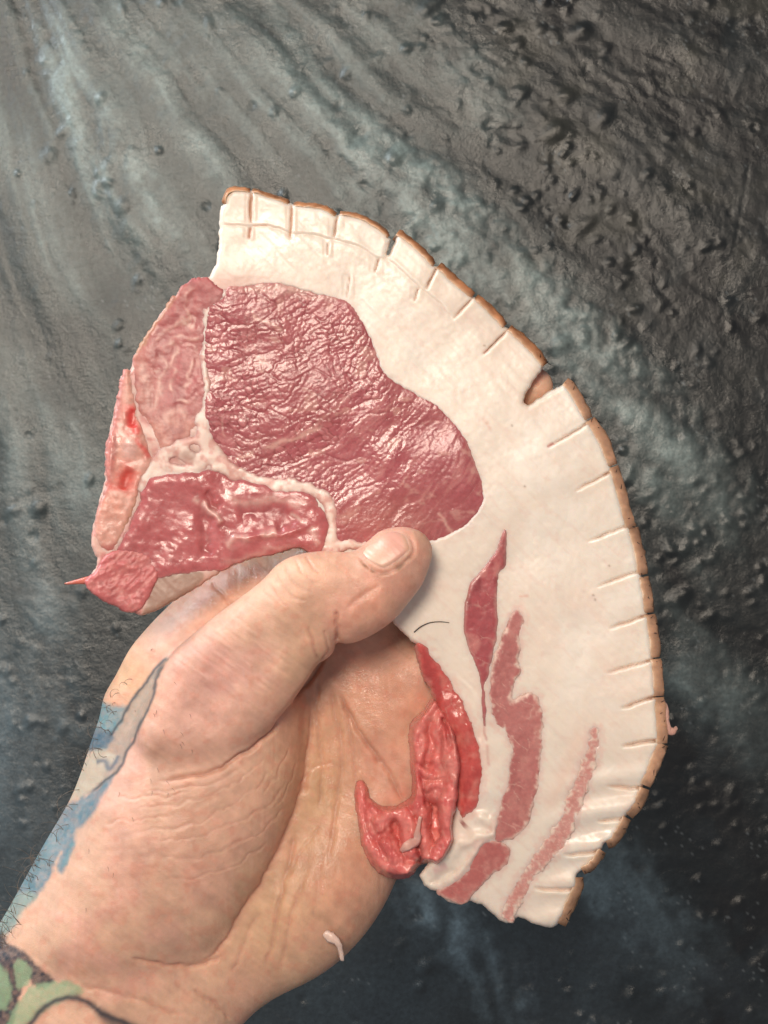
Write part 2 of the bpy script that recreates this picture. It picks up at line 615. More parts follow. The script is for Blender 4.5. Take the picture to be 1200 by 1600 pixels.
# ------------------------------------------------------------------ hand: a volume, meshed once
def make_hand_volume():
    st = 5.0
    x0, x1, y0, y1, z0, z1 = -480, 1010, 440, 2240, -370, 140
    xs = np.arange(x0, x1, st, dtype=np.float32)
    ys = np.arange(y0, y1, st, dtype=np.float32)
    zs = np.arange(z0, z1, st, dtype=np.float32)
    Xg, Yg = np.meshgrid(xs, ys, indexing='ij')
    F = np.full((len(xs), len(ys), len(zs)), 60.0, np.float32)

    def smin_into(sl, d, k):
        a = F[sl]
        hh = np.clip(0.5 + 0.5 * (a - d) / k, 0, 1)
        F[sl] = a * (1 - hh) + d * hh - k * hh * (1 - hh)

    def window(ax0, ax1, ay0, ay1, pad):
        i0 = max(int((ax0 - pad - x0) / st), 0); i1 = min(int((ax1 + pad - x0) / st) + 2, len(xs))
        j0 = max(int((ay0 - pad - y0) / st), 0); j1 = min(int((ay1 + pad - y0) / st) + 2, len(ys))
        return (slice(i0, i1), slice(j0, j1))

    def cone(a, b, ra, rb, k=20, sz=1.0):
        rm = max(ra, rb)
        sl = window(min(a[0], b[0]) - rm, max(a[0], b[0]) + rm, min(a[1], b[1]) - rm, max(a[1], b[1]) + rm, 62)
        X = Xg[sl][:, :, None]; Y = Yg[sl][:, :, None]; Z = zs[None, None, :]
        e = np.array(b, np.float32) - np.array(a, np.float32)
        l2 = float((e ** 2).sum())
        t = np.clip(((X - a[0]) * e[0] + (Y - a[1]) * e[1] + (Z - a[2]) * e[2]) / l2, 0, 1)
        d = np.sqrt((X - a[0] - e[0] * t) ** 2 + (Y - a[1] - e[1] * t) ** 2 + ((Z - a[2] - e[2] * t) / sz) ** 2) - (ra + (rb - ra) * t)
        smin_into(sl, d, k)

    def ell(c, r, ang=0, k=25):
        rm = max(r)
        sl = window(c[0] - rm, c[0] + rm, c[1] - rm, c[1] + rm, 62)
        X = Xg[sl][:, :, None] - c[0]; Y = Yg[sl][:, :, None] - c[1]; Z = zs[None, None, :] - c[2]
        ca, sa = math.cos(math.radians(ang)), math.sin(math.radians(ang))
        u = (X * ca + Y * sa) / r[0]; v = (-X * sa + Y * ca) / r[1]; ww = Z / r[2]
        q = np.sqrt(u * u + v * v + ww * ww)
        d = (q - 1) * min(r) * 0.9
        smin_into(sl, d, k)

    def slab(poly, zc, H, R, k=20, sub=3):
        P = smooth_poly(poly, sub)
        sl = window(P[:, 0].min(), P[:, 0].max(), P[:, 1].min(), P[:, 1].max(), 62)
        X = Xg[sl]; Y = Yg[sl]
        s2 = poly_sdf(X, Y, P).astype(np.float32)
        zcv = zc(X, Y) if callable(zc) else np.full(X.shape, zc, np.float32)
        Hv = H(X, Y) if callable(H) else np.full(X.shape, H, np.float32)
        wx = (s2 + R)[:, :, None]
        wz = np.abs(zs[None, None, :] - zcv[:, :, None]) - (Hv[:, :, None] - R)
        d = np.minimum(np.maximum(wx, wz), 0) + np.sqrt(np.maximum(wx, 0) ** 2 + np.maximum(wz, 0) ** 2) - R
        smin_into(sl, d.astype(np.float32), k)

    # palm
    palm = [(262, 948), (222, 990), (201, 1017), (181, 1055), (163, 1087), (155, 1122), (143, 1157), (128, 1203), (108, 1252),
            (70, 1317), (44, 1364), (17, 1413), (-2, 1445), (-60, 1540), (0, 1640), (150, 1760), (290, 1700), (345, 1640), (383, 1597), (417, 1563), (450, 1533), (510, 1487),
            (550, 1443), (570, 1413), (597, 1372), (650, 1310), (720, 1230), (760, 1150), (740, 1050), (660, 960), (560, 890), (450, 850), (340, 880)]
    slab(palm, lambda X, Y: -182 + 0.0 * X + 10 * sstep(1200, 1450, Y - 0.2 * X), 95, 88, 10)
    # side of the hand at the left edge, under the thumb
    # forearm
    cone((175, 1560, -175), (20, 1800, -200), 158, 176, 50, 0.8)
    cone((20, 1800, -200), (-160, 2080, -230), 176, 205, 40, 0.85)
    # hypothenar mound
    ell((500, 1400, -162), (170, 92, 95), -52, 30)
    # ball under the fingers
    ell((618, 1110, -160), (95, 120, 82), -40, 24)
    # thumb ball
    thenar = [(330, 1000), (262, 1040), (214, 1130), (180, 1210), (128, 1300), (85, 1380), (55, 1450), (70, 1520), (150, 1560), (250, 1520), (330, 1490),
              (392, 1405), (432, 1325), (462, 1240), (474, 1160), (470, 1085), (430, 1020)]
    slab(thenar, lambda X, Y: -120 + 18 * sstep(1500, 1150, Y), 104, 98, 20)
    ell((285, 1290, -72), (120, 190, 92), 26, 45)
    # thumb
    thumb = [(607, 825), (633, 823), (657, 830), (671, 844), (676, 862), (672, 882), (660, 913), (640, 940), (617, 967), (587, 989), (560, 1002),
             (540, 1006), (526, 1003), (521, 1019), (508, 1031), (495, 1039), (479, 1064), (450, 1104), (408, 1150), (350, 1190), (270, 1200), (215, 1160),
             (232, 1085), (262, 1028), (304, 989), (350, 952), (383, 928), (413, 904), (430, 885), (452, 871), (483, 863), (517, 861), (550, 862), (574, 846), (590, 832)]

    def tz(X, Y):
        t = np.clip(((X - 300) * 330 + (Y - 1090) * -230) / (330 ** 2 + 230 ** 2), -0.4, 1.2)
        return -38 + 92 * sstep(-0.1, 0.85, t)

    def tH(X, Y):
        t = np.clip(((X - 300) * 330 + (Y - 1090) * -230) / (330 ** 2 + 230 ** 2), -0.4, 1.2)
        return 74 - 22 * sstep(0.2, 1.1, t)
    slab(thumb, tz, tH, 52, 16, 4)
    ell((470, 938, 46), (70, 46, 58), -35, 20)
    # fingers behind the chop
    bz = lambda r: -72 - r
    fing = [([(470, 930), (590, 760), (650, 650), (690, 590)], [54, 48, 43, 36]),
            ([(570, 980), (705, 800), (785, 680), (822, 604)], [56, 50, 44, 38]),
            ([(650, 1070), (780, 900), (855, 790), (886, 735)], [54, 47, 42, 36]),
            ([(700, 1180), (800, 1050), (850, 980), (880, 925)], [46, 40, 36, 31])]
    for pts, rs in fing:
        for i in range(3):
            a, b = pts[i], pts[i + 1]
            cone((a[0], a[1], bz(rs[i])), (b[0], b[1], bz(rs[i + 1])), rs[i], rs[i + 1], 12 if i else 30)
    cone((800, 650, -108), (836, 603, -58), 36, 29, 14)
    # front height of the hand on the same columns
    ins = F < 0
    top = ins.shape[2] - 1 - np.argmax(ins[:, :, ::-1], axis=2)
    has = ins.any(axis=2)
    tj = np.clip(top, 0, len(zs) - 2)
    ii, jj = np.meshgrid(np.arange(len(xs)), np.arange(len(ys)), indexing='ij')
    fa, fb = F[ii, jj, tj], F[ii, jj, tj + 1]
    zt = zs[tj] + st * np.clip(-fa / (fb - fa + 1e-6), 0, 1)
    zt = np.where(has, zt, -999)

    def front(x, y):
        fx = np.clip((np.asarray(x) - x0) / st, 0, len(xs) - 2); fy = np.clip((np.asarray(y) - y0) / st, 0, len(ys) - 2)
        i = fx.astype(int); j = fy.astype(int); fx = fx - i; fy = fy - j
        return ((zt[i, j] * (1 - fx) + zt[i + 1, j] * fx) * (1 - fy) + (zt[i, j + 1] * (1 - fx) + zt[i + 1, j + 1] * fx) * fy)
    import openvdb
    g = openvdb.FloatGrid(background=60.0)
    g.copyFromArray(F)
    pts, tris, quads = g.convertToPolygons(isovalue=0.0, adaptivity=0.0)
    pts = np.asarray(pts) * st + np.array([x0, y0, z0])
    return pts, np.asarray(quads), np.asarray(tris), front


HP, HQ, HT, FRONT = make_hand_volume()
print('hand volume', len(HP), len(HQ), len(HT), time.time() - T0)


def refine(P, Q, n=1):
    """one level of Catmull-Clark through a temporary object"""
    me = bpy.data.meshes.new('tmp')
    me.vertices.add(len(P)); me.vertices.foreach_set('co', np.ascontiguousarray(P, np.float32).ravel())
    me.loops.add(Q.size); me.loops.foreach_set('vertex_index', np.ascontiguousarray(Q, np.int32).ravel())
    me.polygons.add(len(Q)); me.polygons.foreach_set('loop_start', np.arange(0, Q.size, 4, dtype=np.int32))
    me.update(calc_edges=True)
    o = bpy.data.objects.new('tmp', me)
    COL.objects.link(o)
    md = o.modifiers.new('s', 'SMOOTH'); md.iterations = 4; md.factor = 0.5
    md = o.modifiers.new('u', 'SUBSURF'); md.levels = n; md.render_levels = n
    dg = bpy.context.evaluated_depsgraph_get()
    ev = o.evaluated_get(dg).to_mesh()
    co = np.empty(len(ev.vertices) * 3, np.float32); ev.vertices.foreach_get('co', co)
    no = np.empty(len(ev.vertices) * 3, np.float32); ev.vertices.foreach_get('normal', no)
    ix = np.empty(len(ev.loops), np.int32); ev.loops.foreach_get('vertex_index', ix)
    o.evaluated_get(dg).to_mesh_clear()
    bpy.data.objects.remove(o); bpy.data.meshes.remove(me)
    return co.reshape(-1, 3).astype(float), no.reshape(-1, 3).astype(float), ix.reshape(-1, 4)


def make_hand():
    P, N, Q = refine(HP, HQ)
    # which way is out
    if (N[:, 2] * (P[:, 2] - P[:, 2].mean())).mean() < 0:
        N = -N; Q = Q[:, ::-1]
    x, y, z = P.T
    fr = sstep(0.05, 0.45, N[:, 2]) * (z > -150)
    on_thumb = sstep(-60, -40, z)
    h = np.zeros(len(x))
    red = np.zeros(len(x))

    def crease(pts, wd, dp, gate=None, wob=2, lip=0.22):
        nonlocal h, red
        m = stroke(x, y, pts, wd, 4, 0.12, 1.4, None, wob)
        l = stroke(x, y, pts, wd * 3.2, 4, 0.12, 2, None, wob)
        g = fr if gate is None else fr * gate
        h += g * (-dp * m + dp * lip * (l - m))
        red += g * m * min(dp / 5, 1)
    palm_g = sstep(5, -20, z)
    # thumb web and life line
    crease([(523, 1012), (505, 1032), (478, 1070), (446, 1110), (424, 1145), (383, 1176), (337, 1203), (296, 1213), (242, 1221)], 3.2, 7)
    crease([(484, 1076), (487, 1117), (484, 1167), (475, 1225), (459, 1275), (438, 1325), (412, 1375), (385, 1418), (358, 1458), (333, 1492), (290, 1506)], 5, 5)
    crease([(200, 1497), (262, 1507), (306, 1507), (350, 1494)], 3.5, 4.5)
    crease([(300, 1545), (337, 1570), (362, 1596)], 4, 4)
    crease([(120, 1540), (200, 1556), (290, 1590)], 4, 2.5)
    for a in [[(205, 1264), (283, 1255), (346, 1234), (387, 1209), (420, 1176)],
              [(215, 1296), (270, 1296), (325, 1277), (370, 1251), (410, 1224), (436, 1200)],
              [(225, 1312), (304, 1310), (367, 1285), (417, 1258), (452, 1213)],
              [(240, 1340), (310, 1340), (370, 1318), (420, 1288), (455, 1248)],
              [(220, 1238), (280, 1234), (340, 1218), (380, 1196)],
              [(250, 1375), (320, 1368), (375, 1350), (425, 1310)],
              [(410, 1240), (440, 1205), (455, 1165)], [(425, 1262), (452, 1228), (466, 1185)],
              [(180, 1245), (240, 1246), (300, 1240)], [(165, 1285), (220, 1280), (270, 1272)]]:
        crease(a, 1.8, 1.15, None, 4, 0.2)
    # palm folds
    crease([(529, 1080), (554, 1132), (587, 1180), (617, 1226), (634, 1256)], 3.5, 6)
    crease([(500, 1050), (494, 1090), (498, 1140), (505, 1200), (497, 1270)], 4, 2.6)
    crease([(516, 1060), (522, 1108), (534, 1168), (531, 1230), (520, 1300), (512, 1360)], 4, 2.4)
    crease([(540, 1110), (552, 1170), (556, 1230)], 3, 2.5)
    crease([(463, 1290), (454, 1340), (441, 1387), (432, 1427), (427, 1467), (413, 1517)], 4, 3.2)
    crease([(480, 1360), (458, 1420), (449, 1470), (436, 1522)], 3.5, 2.2)
    crease([(408, 1420), (384, 1467), (363, 1522)], 4, 2.2)
    crease([(505, 1330), (496, 1390), (492, 1440)], 5, 1.6)
    crease([(470, 1230), (490, 1200), (520, 1190)], 2, 1.6)
    crease([(505, 1290), (470, 1330), (450, 1370)], 2, 1.6)
    # thumb joint lines
    for a in [[(462, 872), (470, 890), (484, 906), (500, 914)], [(446, 878), (452, 898), (468, 916), (490, 926)], [(430, 894), (440, 915), (458, 932), (480, 940)],
              [(478, 866), (486, 884), (500, 897)], [(420, 908), (430, 930), (452, 948)]]:
        crease(a, 2.0, 1.8)
    crease([(523, 955), (526, 980), (528, 1004)], 3, 6)
    crease([(480, 975), (488, 1005), (500, 1031)], 2.6, 3.5)
    crease([(505, 985), (510, 1005), (516, 1020)], 2.2, 2)
    crease([(540, 950), (570, 930), (596, 912)], 4, 1.6)
    crease([(330, 905), (352, 935), (368, 950)], 2.6, 3, sstep(-60, -90, z))
    # nail fold
    nl = [(556, 866), (566, 876), (580, 889), (598, 896), (616, 890), (634, 876), (646, 862), (643, 845), (632, 832)]
    m, sd = stroke(x, y, nl, 6, 4, 0.08, 2, None, 0, True)
    h += fr * on_thumb * (2.2 * stroke(x, y, nl, 9) - 4.0 * stroke(x, y, nl, 3.2))
    # fine wrinkling, stronger on the thumb back and thumb ball
    u = x * 0.8 + y * 0.6
    v = -x * 0.6 + y * 0.8
    wr = fbm(u / 40, v / 5.0, 15, 3)
    wr2 = fbm((x - 20) / 5.0, (y + 0.2 * x) / 34, 19, 3)
    tb = np.exp(-(((x - 360) / 130) ** 2 + ((y - 1010) / 90) ** 2))
    h += fr * (0.55 * wr * (0.25 + tb) + 0.22 * wr2)
    arcs = np.hypot(x - 150, (y - 900) * 1.0)
    ball = np.exp(-(((x - 280) / 170) ** 2 + ((y - 1260) / 190) ** 2))
    h += fr * ball * 0.4 * fbm(arcs / 7.5, np.arctan2(y - 900, x - 150) * 7, 25, 3)
    h += fr * 2.2 * fbm(x / 60, y / 60, 27, 3)
    # finger-print ridges on the pad
    pad = np.exp(-(((x - 612) / 62) ** 2 + ((y - 1105) / 75) ** 2)) * palm_g
    ph = (0.55 * x + 0.83 * y) + 8 * fbm(x / 50, y / 50, 29, 2)
    h += fr * pad * 0.26 * np.sin(ph * 2 * math.pi / 5.6)
    P2 = P + N * h[:, None]
    # ---------------- colour
    c = np.tile(np.array([0.61, 0.375, 0.27]), (len(x), 1))

    def blob(cx, cy, rx, ry, col, am, g=1.0):
        nonlocal c
        c = mix(c, col, am * g * np.exp(-(((x - cx) / rx) ** 2 + ((y - cy) / ry) ** 2)))
    c = mix(c, [0.64, 0.335, 0.27], 0.6 * sstep(-0.3, 0.7, fbm(x / 70, y / 70, 33, 3)))
    blob(300, 1090, 120, 110, [0.66, 0.35, 0.31], 0.6)
    blob(250, 1320, 150, 130, [0.62, 0.37, 0.28], 0.5)
    blob(500, 1230, 70, 200, [0.56, 0.345, 0.19], 0.75)
    blob(420, 1450, 80, 130, [0.57, 0.36, 0.21], 0.6)
    blob(540, 1380, 60, 100, [0.65, 0.32, 0.22], 0.65)
    blob(600, 1080, 110, 110, [0.62, 0.31, 0.215], 0.8, palm_g)
    blob(570, 940, 70, 60, [0.64, 0.30, 0.22], 0.65, on_thumb)
    blob(420, 900, 60, 40, [0.62, 0.38, 0.25], 0.5, on_thumb)
    blob(200, 1060, 50, 60, [0.60, 0.35, 0.19], 0.7)
    blob(330, 930, 90, 45, [0.64, 0.32, 0.22], 0.7, sstep(-50, -80, z))
    c = mix(c, [0.50, 0.20, 0.14], 0.5 * red)
    c = c * (1 + 0.10 * fbm(x / 26, y / 26, 34, 4))[:, None]
    c = mix(c, [0.60, 0.22, 0.15], 0.25 * sstep(0.2, 0.8, fbm(x / 14, y / 14, 36, 3)))
    fing = sstep(800, 740, y) * sstep(-90, -110, z)
    c = mix(c, [0.66, 0.24, 0.16], 0.8 * fing)
    grime = stroke(x, y, [(560, 870), (568, 880), (582, 892), (600, 898), (618, 891), (634, 877), (645, 863)], 3.4, 4, 0.1, 2, None, 1.5) * on_thumb
    c = mix(c, [0.20, 0.10, 0.05], 0.75 * grime * np.clip(0.7 + 0.6 * fbm(x / 7, y / 7, 38, 2), 0, 1))
    c = mix(c, [0.48, 0.20, 0.13], 0.5 * stroke(x, y, [(632, 828), (645, 842), (650, 858), (640, 876)], 3, 4, 0.2) * on_thumb)
    # veins of fine dark skin lines
    c = c * (1 - 0.05 * np.clip(wr, -1, 1) * fr)[:, None]
    # ---------------- tattoo (ink in the skin)
    side = (z < 30) * sstep(-360, -300, z)

    def ink(poly, col, am, soft=3, noise=2.4):
        nonlocal c
        Pp = smooth_poly(poly, 3)
        mm = (x > Pp[:, 0].min() - 12) & (x < Pp[:, 0].max() + 12) & (y > Pp[:, 1].min() - 12) & (y < Pp[:, 1].max() + 12) & (N[:, 2] > -0.35)
        dd = poly_sdf(x[mm], y[mm], Pp) + noise * fbm(x[mm] / 9, y[mm] / 9, 35, 3)
        k = np.zeros(len(x)); k[mm] = sstep(soft, -soft, dd)
        tex = 0.92 + 0.14 * fbm(x / 6, y / 6, 39, 2)
        c = mix(c, col, am * k * side * np.clip(tex, 0.3, 1.1))

    def inkline(pts, wd, col, am):
        nonlocal c
        c = mix(c, col, am * stroke(x, y, pts, wd, 4, 0.05, 2, None, 2) * side * (N[:, 2] > -0.35))
    teal, navy, greyb, cream, black, green = [0.11, 0.24, 0.28], [0.05, 0.09, 0.14], [0.31, 0.255, 0.21], [0.50, 0.43, 0.34], [0.03, 0.032, 0.045], [0.26, 0.36, 0.22]
    ink([(262, 1026), (216, 1082), (198, 1106), (187, 1130), (172, 1155), (150, 1172), (130, 1200), (115, 1245), (140, 1240), (172, 1217), (187, 1198), (201, 1168), (216, 1139), (233, 1098), (247, 1058)], greyb, 0.8)
    ink([(150, 1092), (175, 1104), (199, 1103), (188, 1129), (176, 1150), (163, 1170), (146, 1173), (128, 1168), (135, 1120)], teal, 0.88, 6)
    ink([(146, 1140), (178, 1146), (165, 1168), (140, 1176), (130, 1160)], navy, 0.75, 6)
    ink([(135, 1176), (165, 1172), (180, 1185), (165, 1210), (140, 1235), (110, 1250), (110, 1220)], cream, 0.7, 4)
    inkline([(150, 1192), (163, 1190), (172, 1200), (185, 1180)], 4, navy, 0.7)
    ink([(176, 1214), (158, 1248), (150, 1270), (122, 1296), (118, 1318), (108, 1341), (96, 1364), (90, 1352), (96, 1332), (87, 1349), (73, 1381), (50, 1410),
         (29, 1428), (20, 1450), (-5, 1460), (-30, 1440), (20, 1380), (60, 1310), (100, 1262), (140, 1240)], [0.10, 0.19, 0.24], 0.9, 5)
    ink([(60, 1320), (90, 1300), (85, 1340), (60, 1370), (30, 1410), (10, 1420)], [0.17, 0.26, 0.29], 0.5, 8)
    ink([(112, 1318), (118, 1322), (104, 1352), (96, 1350)], teal, 0.7, 3)
    ink([(60, 1400), (40, 1420), (20, 1450), (-20, 1470), (-30, 1440), (20, 1395)], [0.30, 0.36, 0.30], 0.6, 5)
    ink([(-20, 1450), (17, 1477), (41, 1490), (61, 1512), (84, 1534), (60, 1545), (44, 1530), (30, 1560), (20, 1600), (-30, 1640), (-70, 1560)], black, 0.95, 4)
    ink([(28, 1500), (48, 1512), (46, 1535), (30, 1545), (22, 1520)], green, 0.8, 3)
    ink([(-20, 1500), (10, 1520), (18, 1560), (0, 1580), (-40, 1560)], green, 0.8, 4)
    ink([(46, 1545), (80, 1535), (104, 1532), (130, 1550), (105, 1560), (75, 1575), (45, 1602), (20, 1640), (10, 1600)], green, 0.8, 4)
    inkline([(30, 1622), (50, 1596), (73, 1573), (102, 1560), (126, 1561), (147, 1573), (165, 1588), (200, 1602), (240, 1640)], 5, black, 0.9)
    inkline([(150, 1574), (175, 1598), (230, 1612)], 9, black, 0.6)
    inkline([(262, 1025), (240, 1054), (216, 1082), (198, 1106), (187, 1130), (170, 1152)], 2.6, [0.05, 0.06, 0.07], 0.9)
    inkline([(258, 1036), (246, 1058), (234, 1098), (216, 1139), (201, 1168), (187, 1198), (172, 1216), (140, 1240)], 2.6, [0.06, 0.07, 0.08], 0.85)
    # more of the sleeve further up the arm
    low = sstep(1610, 1680, y)
    c = mix(c, green, 0.7 * low * sstep(0.05, 0.15, fbm(x / 70, y / 70, 41, 2)))
    c = mix(c, black, 0.8 * low * sstep(0.12, 0.2, fbm(x / 60, y / 60, 43, 3)))
    wet = palm_g * np.exp(-(((x - 540) / 110) ** 2 + ((y - 1180) / 230) ** 2)) + 0.7 * on_thumb * np.exp(-(((x - 580) / 60) ** 2 + ((y - 930) / 50) ** 2)) + 0.6 * sstep(980, 940, y) * (z < -40)
    gl = 1 - 0.52 * np.clip(wet, 0, 1)
    o = put('hand', world(*P2.T), Q, M_SKIN, None, np.concatenate([np.clip(c, 0.01, 0.95), gl[:, None]], 1))
    tag(o, 'tattooed bare left hand holding the pork chop between thumb and palm', 'hand')
    # nail
    npoly = smooth_poly([(560, 864), (570, 850), (584, 837), (600, 829), (618, 827), (632, 833), (641, 846), (643, 860), (631, 873), (614, 886), (597, 891), (580, 884), (567, 874)], 3)
    zmid = FRONT(605, 860)

    def nz(px, py, dd):
        return FRONT(px, py) + 1.0 + 3.2 * sstep(0, -10, dd) + 0.3 * fbm((px * 0.8 + py * 0.6) / 30, (py * 0.8 - px * 0.6) / 4, 5, 2)

    def ncol(px, py, dd, z):
        cc = np.tile(np.array([0.66, 0.40, 0.30]), (len(px), 1))
        t = ((px - 565) * 75 + (py - 868) * -20) / (75 ** 2 + 20 ** 2)
        cc = mix(cc, [0.62, 0.30, 0.25], 0.7 * sstep(0.3, 0.75, t))
        cc = mix(cc, [0.72, 0.52, 0.40], 0.6 * sstep(0.3, 0.05, t))
        cc = mix(cc, [0.70, 0.45, 0.30], 0.6 * sstep(0.8, 1.0, t))
        return mix(cc, [0.26, 0.14, 0.07], 0.8 * sstep(-4, 0, dd) * (py > 855))
    nail = relief('thumbnail', lambda X, Y: poly_sdf(X, Y, npoly), (555, 822, 650, 896), 1.6, nz, lambda a, b: FRONT(a, b) - 8, ncol, M_NAIL, False)
    nail.parent = o
    # hairs along the wrist edge
    r = random.Random(5)
    V, Fc = [], []
    edge = [(222, 990), (181, 1055), (155, 1122), (128, 1203), (70, 1317), (17, 1413), (-40, 1510), (-90, 1600)]
    eP = smooth_poly(edge, 12, False)

    def tube(pts, r0, r1=None):
        n = len(pts)
        pts = [np.array(p, float) for p in pts]
        b0 = len(V)
        for i, p in enumerate(pts):
            t = pts[min(i + 1, n - 1)] - pts[max(i - 1, 0)]
            t /= np.linalg.norm(t) + 1e-9
            a = np.cross(t, [0.3, 0.2, 1.0]); a /= np.linalg.norm(a) + 1e-9
            b = np.cross(t, a)
            rr = r0 + ((r0 * 0.3 if r1 is None else r1) - r0) * i / (n - 1)
            for k in range(3):
                an = k * 2.0944
                V.append(p + rr * (a * math.cos(an) + b * math.sin(an)))
        for i in range(n - 1):
            for k in range(3):
                Fc.append((b0 + i * 3 + k, b0 + i * 3 + (k + 1) % 3, b0 + i * 3 + 3 + (k + 1) % 3, b0 + i * 3 + 3 + k))
    for i in range(120):
        k = min(int(r.random() ** 0.5 * (len(eP) - 1)), len(eP) - 2)
        e0 = eP[k]
        tg = eP[k + 1] - eP[k]; tg = tg / np.linalg.norm(tg)
        nr = np.array([tg[1], -tg[0]])
        nr = -nr if nr[0] > 0 else nr
        big = min(1.0, k / 48)
        ins = r.uniform(2, 30)
        p = e0 - nr * ins
        zz = float(FRONT(p[0], p[1]))
        if zz < -400:
            continue
        ln = r.uniform(10, 30) * (0.3 + 1.5 * big)
        dr = nr * r.uniform(0.5, 1.1) - tg * r.uniform(-0.5, 1.0)
        cur = r.uniform(-1.8, 1.8)
        pts = []
        q = np.array([p[0], p[1]]); ang = math.atan2(dr[1], dr[0])
        for j in range(7):
            pts.append((q[0], q[1], zz + 2 + j * r.uniform(0.5, 2.0)))
            q = q + np.array([math.cos(ang), math.sin(ang)]) * ln / 6
            ang += cur / 3
        tube(pts, 0.62)
    # a few short dark hairs on the thumb side
    for i in range(60):
        px_, py_ = r.uniform(110, 330), r.uniform(1050, 1420)
        if px_ - 110 > 0.55 * (1420 - py_) + 60:
            continue
        zz = float(FRONT(px_, py_))
        an = r.uniform(0.5, 1.6)
        tube([(px_ + j * 2.6 * math.cos(an + j * 0.1), py_ + j * 2.6 * math.sin(an + j * 0.1), zz + 0.6 + j * 0.5) for j in range(4)], 0.4)
    Vw = np.array(V)
    ho = put('arm_hair', world(*Vw.T), Fc, M_ARMHAIR, o)
    ho['kind'] = 'stuff'
    return o


HAND = make_hand()
print('hand', time.time() - T0)

# ------------------------------------------------------------------ pork chop
CHOP = empty('pork_chop', 'raw bone-in pork chop with scored brown rind held by the hand', 'meat', tuple(world(np.array(600.), np.array(800.), np.array(-64.))))

OUT = [(343, 340), (347, 312), (363, 296), (395, 297), (425, 304), (457, 317), (500, 322), (530, 333), (567, 341), (604, 363), (611, 369), (604, 399), (608, 398), (624, 362), (658, 388),
       (685, 414), (717, 441), (745, 463), (775, 490), (800, 512), (830, 540), (852, 568), (838, 590), (820, 617), (818, 629), (825, 634), (836, 625),
       (872, 604), (889, 596), (898, 608), (922, 650), (944, 685), (959, 725), (969, 757), (982, 807), (991, 828), (1000, 873), (1008, 902), (1015, 957), (1024, 1027),
       (1028, 1090), (1032, 1163), (1024, 1187), (1008, 1232), (998, 1257), (982, 1277), (958, 1315), (940, 1330), (922, 1354), (905, 1368), (902, 1390), (890, 1413),
       (872, 1443), (863, 1450), (847, 1447), (810, 1433), (793, 1443), (780, 1437), (767, 1425), (753, 1413), (735, 1408), (720, 1413), (700, 1409), (682, 1392), (673, 1390), (663, 1383), (655, 1367),
       (672, 1345), (694, 1320), (704, 1290), (710, 1260), (722, 1235), (724, 1190), (712, 1130), (692, 1080), (668, 1037), (649, 1007), (630, 990), (612, 970), (590, 930), (560, 885), (520, 862),
       (490, 862), (463, 857), (430, 866), (380, 876), (347, 892), (313, 915), (280, 935), (247, 953), (223, 962), (190, 952), (150, 932), (132, 912), (140, 899), (150, 889), (153, 873),
       (142, 853), (143, 833), (149, 807), (158, 773), (164, 750), (164, 700), (178, 643), (188, 604), (188, 588), (203, 579), (209, 557), (218, 540), (253, 488), (280, 454), (301, 436), (327, 432), (337, 413), (342, 380)]
OUTP = np.array(OUT, float)
